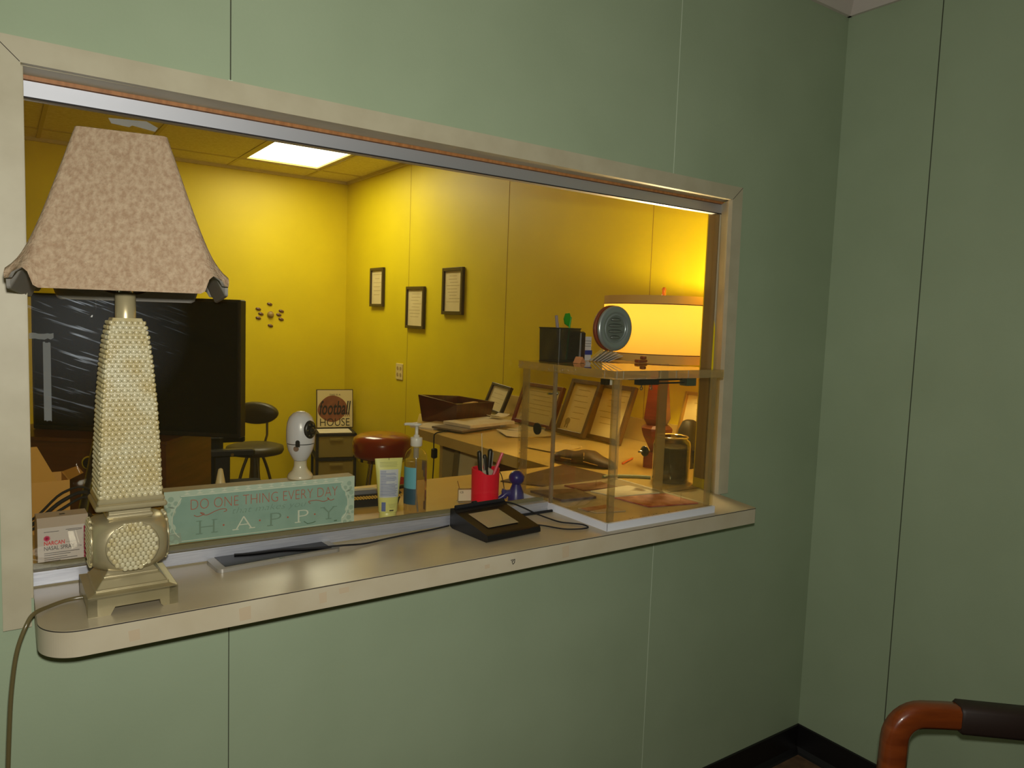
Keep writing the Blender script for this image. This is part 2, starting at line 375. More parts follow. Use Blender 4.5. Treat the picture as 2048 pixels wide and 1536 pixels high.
b.add([(x, -.0036, z) for x, z in pts], [tuple(range(len(pts)))], TAPE); b.build('tape_strip', win)

# sill and office counters
poly = [(-.3385, -.118)] + [(-.2765 - .062 * math.cos(a), -.118 - .066 * math.sin(a)) for a in [PI / 2 * k / 24 for k in range(1, 25)]] + [(1.40, -.184), (1.445, -.184), (1.448, -.183), (1.452, -.178), (1.492, -.0005), (1.506, .1195), (-.3385, .1195)]
poly = [(x, y) for x, y in poly]
b = MB()
def inset_ok(p): return p
b.prism(poly, Z - .045, Z - .0025, LAMF)
b.prism([(x + (0 if abs(x) > 9 else 0), y) for x, y in poly], Z - .0025, Z - .0009, DARK)
b.prism([(x * .9995, y * .997) for x, y in poly], Z - .0009, Z, LAM)
t = thing('window_sill', 'long greige laminate ledge with rounded corner running along the service window', 'counter', (0, 0, 0))
o = b.build('ledge', t)
ST = mat('tape_residue', (186, 168, 138), .6); b = MB()
for x, w_, h_, z in ((-.21, .016, .02, .992), (-.03, .02, .026, .99), (.12, .014, .022, .994), (.16, .02, .012, 1.006), (.50, .012, .01, 1.0), (.72, .02, .03, .99)):
    b.add([(x, -.1843, z), (x + w_, -.1843, z + .001), (x + w_ * .96, -.1843, z + h_), (x - .002, -.1843, z + h_ * .93)], [(0, 1, 2, 3)], ST)
b.build('residue_mark', t)
b = MB(); c = (.574, -.1846, 1.005)
b.tube([(c[0] - .005, c[1], c[2] + .004), (c[0] + .006, c[1], c[2] + .005), (c[0] + .005, c[1], c[2] - .003), (c[0] + .001, c[1], c[2] - .006), (c[0] - .002, c[1], c[2] + .001), (c[0] + .003, c[1], c[2] + .002)], .0009, BLACKM, 5)
b.build('chip', t)
OLAM = mat('office_laminate', (206, 178, 104), .34, rgb2=(198, 168, 94), scale=8)
b = MB(); b.prism([(OL, .1205), (RX, .1205), (RX, .575), (OL, .575)], Z - .045, Z, OLAM)
t = thing('front_counter', 'long tan office counter right behind the service window', 'counter', (0, 0, 0)); b.build('countertop', t)
b = MB(); b.box(-1.25, -1.22, .14, .54, 0, Z - .045, OLAM); b.box(.6, .63, .14, .5, 0, Z - .045, OLAM); b.box(-1.22, 1.95, .125, .14, .1, Z - .045, OLAM); b.build('support_panel', t)
b = MB(); b.prism([(1.262, .576), (RX - .002, .576), (RX - .002, 2.05), (1.50, 2.05), (1.237, 1.59)], Z - .045, Z, OLAM)
t = thing('side_counter', 'tan office counter along the yellow wall holding the wooden box and frames', 'counter', (0, 0, 0)); b.build('countertop', t)
b = MB(); b.box(1.97, 2.0, .62, 2.0, 0, Z - .045, OLAM); b.box(1.6, 1.98, 1.96, 1.99, 0, Z - .045, OLAM); b.build('support_panel', t)
struct(MB().box(2.010, RX - .001, .14, 2.04, Z + .0005, Z + .1, OLAM), 'trim_11')

# ------------------------------------------------------------------ the big lamp on the sill
LR = math.radians(.8)
lamp = thing('table_lamp', 'large table lamp with cream woven obelisk body, gold foot and tan bell shade', 'lamp', (-.1975, -.070, Z), LR)
b = MB()       # foot with cut-out bracket legs
hw = .0705
pr = [(-hw, 0), (-hw * .52, 0), (-hw * .42, .013), (hw * .58, .013), (hw * .60, .004), (hw * .66, 0), (hw, 0), (hw, .034), (-hw, .034)]
def bracket(T): b.loft([[(x, -hw, z) for x, z in pr], [(x, -hw + .014, z) for x, z in pr]], BRASS, smooth=False, T=T)
for k in range(4): bracket(Matrix.Rotation(k * PI / 2, 4, 'Z'))
b.sqlathe([(hw, .030), (hw, .034), (hw - .012, .037), (hw - .013, .0385), (hw - .012, .040), (hw - .0135, .0415), (hw - .015, .042), (hw - .024, .0535), (hw - .0275, .056), (hw - .0265, .0575), (hw - .028, .0595), (hw - .0295, .061), (hw - .038, .072), (hw - .040, .078)], BRASS, cr=.04)
b.build('base', lamp, bevel=.0008)
b = MB()      # pumpkin body with four flat medallions
rings = []
N = 48
for i in range(17):
    t_ = i / 16; a = -PI / 2 + PI * t_; z = .112 + .047 * math.sin(a) * (1 if a < 0 else .95)
    prof = .031 + .0415 * max(0, math.cos(a)) ** .72 if abs(math.cos(a)) > 1e-6 else .038
    ring = []
    for k in range(N):
        th = 2 * PI * k / N
        c4 = max(abs(math.cos(th)), abs(math.sin(th))); rr = min(prof * (1 + .0 * c4), 1)
        x, y = prof * math.cos(th), prof * math.sin(th)
        sq = (.0595 if prof > .056 else 9); r2 = prof * 1.05
        x = max(-sq, min(sq, x * 1.05)); y = max(-sq, min(sq, y * 1.05)); ring.append((x, y, z))
    rings.append(ring)
b.loft(rings, BRASS)
b.build('orb', lamp)
def nub(b, c, r, T=None, flat=.55):
    b.sphere(c, r, WEAVE, 8, T, (1, flat, 1.15))
for k in range(4):
    T = Matrix.Rotation(k * PI / 2, 4, 'Z'); b = MB(); cz = .112
    b.lathe([(.041, -.0590), (.0425, -.0613), (.041, -.0623), (.0385, -.0613)], BRASS, 28, T @ Matrix.Translation((0, 0, cz)) @ Matrix.Rotation(PI / 2, 4, 'X') @ Matrix.Scale(-1, 4, (0, 0, 1)), cap=(False, False))
    for j in range(-5, 6):
        for i in range(-5, 6):
            x = (i + (.5 if j % 2 else 0)) * .0082; z = j * .0076
            if abs(x / .0375) ** 2.6 + abs(z / .0395) ** 2.6 < 1.0: nub(b, (x, -.0602, cz + z), .0046, T, .8)
    b.build('medallion', lamp)
b = MB()
b.sqlathe([(.036, .156), (.0375, .160), (.036, .163), (.034, .1645), (.0335, .175), (.0345, .1765), (.0550, .1765), (.0565, .179), (.0565, .182), (.0545, .1855), (.0515, .1865), (.053, .189), (.053, .192), (.0500, .197)], BRASS, cr=.06)
b.build('collar', lamp, bevel=.0006)
def colw(z):     # half width of the obelisk
    pts = [(.195, .0488), (.28, .0462), (.36, .0422), (.43, .037), (.475, .032), (.497, .0278), (.505, .0245)]
    for (a, wa), (c, wc) in zip(pts, pts[1:]):
        if z <= c: return wa + (wc - wa) * (z - a) / (c - a)
    return pts[-1][1]
b = MB()
b.sqlathe([(colw(z) - .0015, z) for z in (.19, .28, .36, .43, .475, .497, .506)], WEAVE, cr=.12)
rows = 37
for j in range(rows):
    z = .199 + j * .0083; wv = colw(z); n = max(5, round(wv * 2 / .0098))
    for k in range(4):
        T = Matrix.Rotation(k * PI / 2, 4, 'Z')
        for i in range(n):
            x = -wv + wv * 2 * (i + (.5 if j % 2 else .0) + .25) / n
            b.sphere((x, -wv + (.0018 if abs(x) > wv * .86 else 0), z), .0051, WEAVE, 8, T, (1, .62, .86))
b.build('woven_column', lamp)
b = MB(); b.lathe([(.0165, .506), (.0165, .548), (.0145, .549)], mat('satin_neck', (190, 176, 134), .32, .4), 28); b.build('neck', lamp)
b = MB(); b.lathe([(.012, .549), (.0135, .551), (.0135, .566), (.017, .57), (.017, .60)], CHROME, 24)
b.build('socket', lamp)
HARP = mat('dark_harp', (96, 78, 52), .35, .8)
b = MB(); b.tube([(0.0, 0, .5495), (.02, 0, .5495), (.034, 0, .556), (.042, 0, .575), (.05, 0, .66), (.045, 0, .73), (.02, 0, .785), (0, 0, .795), (-.02, 0, .785), (-.045, 0, .73), (-.05, 0, .66), (-.042, 0, .575), (-.034, 0, .556), (-.02, 0, .5495), (0, 0, .5495)], .0022, HARP, 8, subdiv=4)
b.build('harp', lamp)
SHADE = mat('tan_textured_fabric', (158, 132, 105), .85, rgb2=(180, 158, 130), scale=150, bump=1.0, bscale=300, stretch=(1, 1, .6), spec=.15)
LIN = mat('shade_lining', (150, 146, 136), .7)
SROT = Matrix.Translation((0, 0, .66)) @ Matrix.Rotation(math.radians(-2.6), 4, 'X') @ Matrix.Rotation(math.radians(-9.5), 4, 'Z') @ Matrix.Translation((0, 0, -.66))
def shade_ring(t_, z, zl=1.0):      # square bell; the hem rises to a notch beside each flared corner
    wv = .068 + .078 * t_ + .010 * t_ ** 6; r = .007 + .004 * t_; a = wv - r; pts = []
    m_ = 44
    def hem(e):
        if e < .74: return 0
        if e < .83: f = (e - .74) / .09; return .030 * f * f * (3 - 2 * f)
        return .030 - .017 * ((e - .83) / .17) ** 1.3
    for q in range(4):
        T = SROT @ Matrix.Rotation(q * PI / 2, 4, 'Z')
        for k in range(m_ + 1):
            x = -a + 2 * a * k / m_; e = abs(x) / wv
            pts.append(tuple(T @ Vector((x, -wv - .002 * t_ * (1 - e * e), z + zl * hem(e)))))
        for k in range(1, 4):
            an = -PI / 2 + PI / 2 * k / 4; pts.append(tuple(T @ Vector((a + r * math.cos(an), -a + r * math.sin(an), z + zl * hem(1.0)))))
    return pts
b = MB(); SB, STp = .543, .810; R_ = []
for i in range(19):
    t_ = 1 - i / 18; z = SB + (STp - SB) * (1 - t_); R_.append(shade_ring(t_, z, t_ ** 5))
b.loft(R_, SHADE, (False, False)); sh = b.build('shade', lamp)
b = MB(); R2 = [[(x * .972, y * .972, z + .0008) for x, y, z in r] for r in R_]
b.loft([list(reversed(r)) for r in R2], LIN, (False, False)); b.loft([list(reversed(R_[0])), list(reversed(R2[0]))], LIN, (False, False)); b.loft([R_[-1], R2[-1]], SHADE, (False, False))
b.build('lining', sh)
b = MB(); b.lathe([(.004, .795), (.009, .799), (.006, .804), (.008, .808), (.002, .813)], BRASS, 16)
for k in range(4): b.tube([(0, 0, .796), tuple(SROT @ Matrix.Rotation(k * PI / 2, 4, 'Z') @ Vector((.0, -.066, .808)))], .0015, HARP, 6)
b.build('finial', lamp)
CORD = clear('clear_brown_cord', (150, 136, 90), .2, refl=.2, body=.75, bodyrgb=(150, 136, 92))
cord_pts = [(-.262, -.045, 1.0335), (-.29, -.045, 1.0325), (-.318, -.062, 1.0325), (-.341, -.088, 1.0335), (-.3525, -.103, 1.022), (-.366, -.11, .985), (-.374, -.11, .93), (-.379, -.108, .86), (-.385, -.1, .70), (-.39, -.085, .4), (-.395, -.07, .02), (-.5, -.06, .006), (-.9, -.04, .006)]
b = MB(); Ti = (Matrix.Translation(lamp.location) @ Matrix.Rotation(LR, 4, 'Z')).inverted()
b.tube([Ti @ Vector(p) for p in cord_pts], .0035, CORD, 8, subdiv=6); b.build('cord', lamp)

# ------------------------------------------------------------------ things at the window
CARD = mat('carton_white', (214, 208, 208), .6)
MAG = mat('magenta_ink', (206, 28, 96), .6); RED = mat('red_ink', (226, 62, 66), .6); GREYI = mat('text_grey', (96, 92, 96), .7)
t = thing('medicine_box', 'white and magenta nasal spray carton standing behind the lamp', 'medicine box', (-.281, .215, Z), math.radians(2))
b = MB(); b.box(-.045, .045, -.018, .05, 0, .076, CARD)
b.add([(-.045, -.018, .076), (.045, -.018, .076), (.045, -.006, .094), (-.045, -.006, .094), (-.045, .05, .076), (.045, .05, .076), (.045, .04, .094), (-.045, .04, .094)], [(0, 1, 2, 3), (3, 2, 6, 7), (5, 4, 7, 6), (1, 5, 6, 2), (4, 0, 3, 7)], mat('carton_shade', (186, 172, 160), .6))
b.build('carton', t)
b = MB(); y = -.0184
for x0, x1, z, h_ in ((-.034, -.008, .0665, .001), (.004, .033, .068, .001), (.008, .033, .0655, .001), (-.034, .028, .0225, .0012), (-.034, .012, .0185, .0012), (-.034, .006, .0135, .0012), (-.034, .024, .0095, .0012), (-.034, -.006, .006, .0012)):
    b.box(x0, x1, y, y + .0003, z, z + h_, GREYI)
for k in range(7):
    for j in range(5): b.box(-.004 + k * .0014, -.0034 + k * .0014 + (.0004 if j % 2 else 0), .008, .016, .0943, .0945, GREYI)
T = FZ((-.034, y - .0001, .0395)); b.text('NARCAN', .036, .0085, T, RED, bold=.02)
T = FZ((-.034, y - .0001, .0290)); b.text('NASAL SPRAY', .053, .0085, T, GREYI, bold=.012)
T = FZ((.0215, y - .0001, .0300)); b.text('4 mg', .010, .004, T, GREYI)
T = FZ((.004, y - .0001, .041)); b.text('(naloxone HCl)', .018, .003, T, GREYI)
b.lathe([(.0045, 0), (.0045, .0002)], MAG, 10, FZ((-.029, y - .0001, .054)))
for k in range(6): b.box(-.0008, .0008, -.006, .006, .0001, .0003, MAG, FZ((-.029, y - .0001, .054)) @ Matrix.Rotation(k * PI / 6, 4, 'Z'))
for k, (z0, z1) in enumerate(((.058, .072), (.047, .057), (.034, .046), (.022, .033), (.012, .021), (.003, .011))): b.box(.036, .0448, y, y + .0003, z0, z1, MAG if k != 1 else mat('pink_ink', (224, 132, 166), .6))
b.build('print', t)

# happy sign
SX0, SX1, SH, STk = -.088, .352, .1195, .042
AQ = mat('aqua_paint', (148, 184, 176), .55, rgb2=(140, 176, 168), scale=30); AQL = mat('pale_mint_print', (188, 210, 198), .55); SIDE = mat('mdf_tan', (176, 164, 128), .6)
SRED = mat('coral_ink', (186, 94, 74), .6); SGR = mat('sage_grey_ink', (118, 150, 138), .6); SWH = mat('white_ink', (216, 226, 214), .6)
t = thing('decorative_sign', 'aqua block sign about doing one thing every day that makes you happy', 'sign', (SX0, .222, Z + .0008), math.radians(-2.0))
W_ = SX1 - SX0
b = MB(); b.box(0, W_, .0, STk, 0, SH, SIDE); b.box(0, W_, -.0006, 0, 0, SH, AQ); b.build('block', t, bevel=.0012)
b = MB()
def sx(u): return u * W_
F = lambda u, v, e=.0012: FZ((u * W_, -e, v * SH))
b.box(0, W_, -.0010, -.0006, SH * .90, SH, AQL); b.box(0, .018, -.0010, -.0006, 0, SH * .9, AQL); b.box(W_ - .018, W_, -.0010, -.0006, 0, SH * .9, AQL)
for sgn, x0 in ((1, .018), (-1, W_ - .018)):
    for cx, cz, rr in ((.0, SH * .82, .017), (.0, SH * .09, .016), (-.006, SH * .62, .012), (-.006, SH * .3, .012)):
        b.lathe([(rr, 0), (rr, .0003)], AQL, 20, FZ((x0 + sgn * cx, -.0008, cz)) @ Matrix.Scale(1, 4))
        for dx, dz, r2 in ((-.004, .004, .006), (.006, -.006, .005), (-.008, -.008, .004)):
            b.lathe([(r2, 0), (r2, .0003)], mat('grey_mint_print', (158, 186, 174), .6), 14, FZ((x0 + sgn * (cx + dx), -.0013, cz + dz)))
    b.tube([(x0 + sgn * .018, -.0012, SH * .86), (x0 + sgn * .008, -.0012, SH * .72), (x0 + sgn * .0, -.0012, SH * .55), (x0 + sgn * -.001, -.0012, SH * .35), (x0 + sgn * .005, -.0012, SH * .2), (x0 + sgn * .013, -.0012, SH * .12)], .0011, SWH, 5, subdiv=4)
b.box(.034, W_ - .03, -.0013, -.0009, SH * .885, SH * .90, SWH); b.box(.03, W_ - .026, -.0013, -.0009, SH * .03, SH * .04, SWH)
for k in range(14):
    x = .04 + k * .0265; b.add([(x, -.0014, SH * .92), (x + .015, -.0014, SH * .92), (x + .0075, -.0014, SH * .955)], [(0, 1, 2)], SWH); b.add([(x, -.0014, SH * .99), (x + .0075, -.0014, SH * .962), (x + .015, -.0014, SH * .99)], [(2, 1, 0)], SWH)
b.text('DO ONE THING EVERY DAY', sx(.775), SH * .195, F(.125, .62), SRED, bold=-.022)
b.text('that makes you', sx(.39), SH * .155, F(.33, .425), SGR, shear=.3, bold=-.02)
for u, ch, m, ww in ((.165, 'H', SGR, .075), (.345, 'A', SWH, .085), (.525, 'P', SGR, .06), (.675, 'P', SWH, .06), (.815, 'Y', SGR, .07)):
    b.text(ch, sx(ww), SH * .25, F(u, .14), m, bold=-.02)
    if ch in 'HA': feet = (0, ww)
    elif ch == 'P': feet = (0,)
    else: feet = (ww / 2,)
    for f in feet: b.box(sx(u + f) - .007, sx(u + f) + .007, -.0013, -.0010, SH * .132, SH * .15, m)
    if ch in 'HY':
        for f in (0, ww): b.box(sx(u + f) - .006, sx(u + f) + .006, -.0013, -.0010, SH * .38, SH * .395, m)
for u, v in ((.285, .26), (.47, .27), (.62, .27), (.77, .27)): b.lathe([(.0021, 0), (.0021, .0003)], SRED, 10, F(u, v))
for pts in (((.14, .51), (.16, .48), (.19, .52), (.17, .55), (.2, .49), (.25, .56), (.29, .58), (.30, .54), (.285, .52)), ((.745, .50), (.735, .55), (.78, .56), (.82, .52), (.85, .56), (.84, .59), (.86, .53), (.88, .55))):
    b.tube([(sx(u), -.0012, v * SH) for u, v in pts], .0008, SRED, 5, subdiv=4)
b.add([(0.002, -.0015, .002), (.036, -.0015, .002), (.034, -.0015, .024), (.004, -.0015, .022)], [(0, 1, 2, 3)], mat('grey_smudge', (150, 172, 162), .6))
b.tube([(sx(.71), -.0014, SH * .145), (sx(.73), -.0014, SH * .09), (sx(.76), -.0014, SH * .1), (sx(.775), -.0014, SH * .12)], .001, mat('green_scuff', (92, 128, 106), .6), 5)
b.tube([(sx(.882), -.0014, SH * .085), (sx(.898), -.0014, SH * .09)], .0014, _m['green_scuff'], 5)
b.build('lettering', t)

# security camera
t = thing('security_camera', 'white bulb shaped security camera standing on the aqua sign', 'security camera', (.226, .247, Z + SH + .0005), math.radians(20)); t.scale = (1, 1, 1.045)
b = MB(); b.lathe([(.0305, 0), (.031, .004), (.028, .010), (.0195, .018), (.0155, .028), (.0155, .040), (.0165, .0415)], mat('cream_plastic', (206, 200, 180), .25, coat=.4), 32); b.build('stand', t)
b = MB(); b.lathe([(.0155, .042), (.0165, .043), (.023, .053), (.030, .067), (.0335, .082)], WHITEP, 36); b.build('lower_shell', t)
b = MB(); b.lathe([(.0325, .0822), (.0325, .0838)], BLACK, 36); b.build('seam_ring', t)
b = MB(); b.lathe([(.0338, .084), (.0345, .098), (.0345, .115), (.0325, .131), (.0275, .144), (.019, .153), (.009, .1575), (.001, .158)], WHITEP, 36); b.build('head', t)
T = Matrix.Rotation(math.radians(18), 4, 'Z') @ Matrix.Translation((0.010, -.024, .116)) @ Matrix.Rotation(PI / 2, 4, 'X')
T = Matrix.Rotation(math.radians(4), 4, 'Z') @ Matrix.Translation((0, -.0265, .117)) @ Matrix.Rotation(PI / 2, 4, 'X')
b = MB(); b.lathe([(.0165, -.004), (.0175, .004), (.0165, .0085), (.012, .010)], BLACK, 28, T @ Matrix.Scale(1.25, 4, (0, 1, 0))); b.build('lens_bezel', t)
b = MB(); b.lathe([(.007, .009), (.0075, .013), (.005, .0145)], mat('lens_glass', (14, 14, 20), .05, coat=1), 20, T)
for k in range(6): b.sphere((.0118 * math.cos(k * PI / 3), 1.2 * .0118 * math.sin(k * PI / 3), .0095), .0026, CHROME, 8, T)
b.build('lens', t)
b = MB(); T2 = Matrix.Rotation(math.radians(-57), 4, 'Z') @ Matrix.Translation((0, -.0335, .0)) @ Matrix.Rotation(PI / 2, 4, 'X')
b.lathe([(.0052, -.001), (.0052, .0016)], BLACK, 16, T2 @ Matrix.Translation((.004, .089, 0))); b.box(-.0012, .0092, .078, .0885, -.001, .0014, BLACK, T2)
b.build('slot', t)
b = MB(); b.lathe([(.0066, -.002), (.0066, .0005)], mat('brown_sensor', (124, 100, 84), .5), 18, T2 @ Matrix.Translation((-.0005, .0735, -.0015))); b.build('sensor', t)

# lotion tube
YT = mat('pale_yellow_plastic', (214, 214, 130), .35, coat=.3)
t = thing('lotion_tube', 'pale yellow lotion tube with a blue printed label standing upside down', 'lotion tube', (.445, .205, Z), math.radians(-14))
b = MB(); b.lathe([(.0215, 0), (.0225, .002), (.022, .017), (.021, .018)], YT, 28, Matrix.Scale(.75, 4, (0, 1, 0))); b.build('cap', t)
R_ = []
for i in range(11):
    f = i / 10; z = .0185 + f * .140; hx = .0245 + .012 * f ** 1.2; hy = .0145 * (1 - f ** 2.2) + .0012
    R_.append([(hx * math.cos(2 * PI * k / 32), hy * math.copysign(abs(math.sin(2 * PI * k / 32)) ** .8, math.sin(2 * PI * k / 32)), z) for k in range(32)])
b = MB(); b.loft(R_, YT); b.build('body', t)
def ty(z, x):
    f = (z - .0185) / .14; hx = .0245 + .012 * f ** 1.2; hy = .0145 * (1 - f ** 2.2) + .0012
    return -hy * max(0, 1 - (x / hx) ** 2) ** .4 - .0006
b = MB(); LB = mat('label_paleblue', (190, 196, 208), .5); LBI = mat('label_blue_ink', (92, 108, 164), .6)
def patch(x0, x1, z0, z1, m, e=0):
    nx, nz = 6, 6; vs_ = [(x0 + (x1 - x0) * i / nx, ty(z0 + (z1 - z0) * j / nz, x0 + (x1 - x0) * i / nx) - e, z0 + (z1 - z0) * j / nz) for j in range(nz + 1) for i in range(nx + 1)]
    b.add(vs_, [(j * (nx + 1) + i, j * (nx + 1) + i + 1, (j + 1) * (nx + 1) + i + 1, (j + 1) * (nx + 1) + i) for j in range(nz) for i in range(nx)], m)
patch(-.024, .024, .058, .130, LB)
z = .1265; r5 = random.Random(3)
for k in range(22):
    short = k in (0, 1, 4, 9, 10); patch(-.0225, (-.008 if short else r5.uniform(.014, .0225)), z - .0011, z, LBI, .0004); z -= .0030
patch(-.019, -.009, .022, .046, _m['label_blue_ink'], 0)
for k in range(4): patch(-.024, .024 - r5.uniform(0, .004), .137 + k * .0036, .1380 + k * .0036, mat('olive_print', (150, 156, 100), .6), .0002)
for k in range(4): patch(-.002 + k * .001, .018 - k * .001, .040 - k * .003, .0408 - k * .003, _m['olive_print'], .0002)
patch(.001, .012, .022, .0255, mat('stamp_ink', (70, 70, 60), .6), .0003)
b.build('label', t)
b = MB(); b.box(-.0006, .0006, -.0022, -.001, .153, .159, DARK); b.build('register_mark', t)

# sanitizer
t = thing('pump_bottle', 'clear hand sanitizer bottle with white pump and blue label', 'pump bottle', (.519, .196, Z), math.radians(-30))
CLR = clear('clear_bottle', (248, 246, 242), .03, refl=.08, body=.02, bodyrgb=(220, 220, 220))
GEL = clear('clear_gel', (242, 236, 230), .1, refl=.02, body=.05, bodyrgb=(170, 150, 140))
b = MB(); b.lathe([(.024, .0), (.0295, .003), (.030, .01), (.030, .150), (.0285, .162), (.024, .173), (.017, .180), (.0125, .183), (.0125, .189)], CLR, 36, cap=(True, False)); b.build('bottle', t)
b = MB(); b.lathe([(.0225, .002), (.0283, .004), (.0283, .146), (.001, .1462)], GEL, 32); b.build('gel', t)
b = MB(); b.lathe([(.0135, .187), (.0155, .189), (.0158, .208), (.0150, .210), (.0075, .211), (.0075, .216), (.0045, .217), (.0045, .240), (.009, .241), (.0135, .244), (.012, .2475), (.002, .249)], mat('white_pump', (214, 212, 206), .35), 28)
b.tube([(0, 0, .2455), (-.012, -.008, .2458), (-.026, -.018, .2475), (-.031, -.021, .2465)], [.0055, .0045, .0038, .0030], _m['white_pump'], 10); b.build('pump', t)
b = MB(); b.lathe([(.0070, .155), (.0070, .183)], clear('pump_tube', (200, 200, 196), .2, refl=.1, body=.55, bodyrgb=(214, 214, 210)), 16); b.tube([(0, 0, .155), (.002, 0, .06), (.008, 0, .01)], .0025, _m['pump_tube'], 8); b.build('dip_tube', t)
def arc(b, r, a0, a1, z0, z1, m, n=12):
    vs_ = [];
    for k in range(n + 1):
        a = math.radians(a0 + (a1 - a0) * k / n); vs_ += [(r * math.cos(a), r * math.sin(a), z0), (r * math.cos(a), r * math.sin(a), z1)]
    b.add(vs_, [(2 * k, 2 * k + 2, 2 * k + 3, 2 * k + 1) for k in range(n)], m, None, True)
b = MB(); arc(b, .0304, 175, 275, .078, .134, mat('teal_label', (96, 168, 190), .5)); arc(b, .0304, 175, 275, .036, .078, mat('navy_label', (34, 74, 96), .5)); b.build('label', t)
b = MB(); GP = mat('back_label_mauve', (138, 128, 132), .6)
for a0, a1, z0, z1 in ((20, 60, .118, .145), (15, 50, .10, .118), (12, 40, .09, .10), (5, 22, .078, .09), (8, 35, .035, .066), (14, 44, .012, .035)): arc(b, .0300, a0, a1, z0, z1, GP)
b.build('back_label', t)

# little striped-edge item and black clip behind the tube
t = thing('basket', 'small black basket with woven yellow rim beside the aqua sign', 'basket', (.455, .36, Z), math.radians(-8))
b = MB(); b.loft([rrect(.085, .028, .012, 4, 0), rrect(.09, .032, .014, 4, .022)], BLACKM); b.build('basket_body', t)
b = MB(); WV = mat('woven_yellow', (190, 150, 50), .6)
b.loft([rrect(.089, .032, .014, 4, .0215), rrect(.093, .035, .016, 4, .023), rrect(.093, .035, .016, 4, .033), rrect(.086, .028, .012, 4, .033)], BLACKM)
for k in range(22):
    for r in range(2): b.box(-.004, .004, -.0362, -.0348, 0, .0035, WV, Matrix.Translation((-.088 + k * .0082 + r * .004, 0, .0245 + r * .0042)) @ Matrix.Rotation(.35, 4, 'Y'))
b.build('woven_rim', t)
b = MB(); b.loft([rrect(.05, .016, .014, 5, .033, (-.02, 0)), rrect(.05, .016, .014, 5, .040, (-.02, 0)), rrect(.045, .012, .011, 5, .044, (-.02, 0))], mat('slate_plastic', (96, 98, 104), .4)); b.build('lid', t)
t = thing('stapler', 'small dark red stapler on the counter behind the lotion tube', 'stapler', (.62, .50, Z), math.radians(15))
b = MB(); b.box(-.055, .055, -.012, .012, 0, .008, BLACK, bev=.002); b.build('base', t)
b = MB(); b.loft([[(-.05, -.011, .012), (-.05, .011, .012), (-.05, .011, .03), (-.05, -.011, .03)], [(.0, -.012, .014), (.0, .012, .014), (.0, .012, .038), (.0, -.012, .038)], [(.055, -.01, .009), (.055, .01, .009), (.055, .01, .02), (.055, -.01, .02)]], mat('dark_red_plastic', (140, 30, 22), .3, coat=.3), smooth=False); b.build('arm', t)
b = MB(); b.box(-.052, -.035, -.009, .009, .006, .016, BLACK); b.build('hinge', t)
t = thing('bulldog_clip', 'black clip lying between lotion tube and sanitizer bottle', 'clip', (.505, .345, Z), 0)
b = MB(); b.box(-.02, .025, -.01, .01, 0, .016, BLACK, bev=.003); b.build('clip_body', t); b = MB(); b.tube([(-.015, 0, .016), (-.018, 0, .024), (-.008, 0, .026), (.0, 0, .0165)], .0012, BLACK, 6); b.build('clip_wire', t)

# pen cup and pens
HOT = mat('hot_pink_plastic', (232, 18, 52), .42, spec=.3)
cupc = (.745, .205)
t = thing('pen_cup', 'hot pink plastic cup full of pens behind the glass', 'pen cup', (*cupc, Z), 0)
n = 40; R_ = []
for z, r in ((0, .0385), (.06, .0392), (.107, .0398)):
    R_.append([(r * math.cos(2 * PI * k / n), r * math.sin(2 * PI * k / n), z) for k in range(n)])
def rimz(a): return .107 - .012 * math.exp(-((math.degrees(a) - 262) / 38) ** 4) + .0
R_[-1] = [(x, y, rimz(2 * PI * k / n)) for k, (x, y, z) in enumerate(R_[-1])]
Rin = [[(x * .94, y * .94, max(z - .0, .004)) for x, y, z in r] for r in R_]
b = MB(); b.loft(R_, HOT, (True, False)); b.loft([R_[-1], Rin[-1]], HOT, (False, False)); b.loft(list(reversed(Rin)), HOT, (False, True)); b.build('cup', t)
def pen(name, label, base, top, r, m, m2=None, capf=.0, clip=None):
    T0 = Vector(base); V_ = Vector(top) - T0; L = V_.length; q = V_.to_track_quat('Z', 'Y')
    o = thing(name, label, name.replace('_', ' '), base); o.rotation_mode = 'QUATERNION'; o.rotation_quaternion = q
    b = MB(); b.lathe([(r * .3, 0), (r * .8, .012), (r, .02), (r, L - .004 - capf), (r * .95, L - capf)], m, 14); b.build('barrel', o)
    if capf: b = MB(); b.lathe([(r * 1.15, L - capf), (r * 1.15, L - .006), (r * .8, L - .001), (r * .3, L)], m2 or m, 14); b.build('cap', o)
    if clip: b = MB(); b.box(-.002, .002, -r * 1.5, -r * 1.1, L - .05, L - .01, clip); b.build('clip', o)
    return o
gx = 'pens in the hot pink cup'
cz = Z + .006
pen('marker', 'black marker at the left of the hot pink cup', (cupc[0] - .004, cupc[1] + .004, cz), (cupc[0] - .022, cupc[1] + .002, Z + .158), .0062, BLACK, BLACK, .05, None)
pen('ballpoint_pen', 'black pen with silver clip leaning left in hot pink cup', (cupc[0] + .012, cupc[1] - .012, cz), (cupc[0] - .016, cupc[1] - .016, Z + .150), .0052, BLACK, BLACK, .045, mat('silver_clip', (190, 190, 186), .3, .6))
pen('marker', 'upright black marker at the right of the hot pink cup', (cupc[0] + .010, cupc[1] + .008, cz), (cupc[0] + .018, cupc[1] + .006, Z + .160), .0062, BLACK, BLACK, .055, _m['silver_clip'])
pen('highlighter', 'translucent pink highlighter leaning right out of the hot pink cup', (cupc[0] - .012, cupc[1] - .004, cz), (cupc[0] + .046, cupc[1] - .014, Z + .150), .0048, mat('pink_pen', (220, 84, 108), .35, coat=.4))
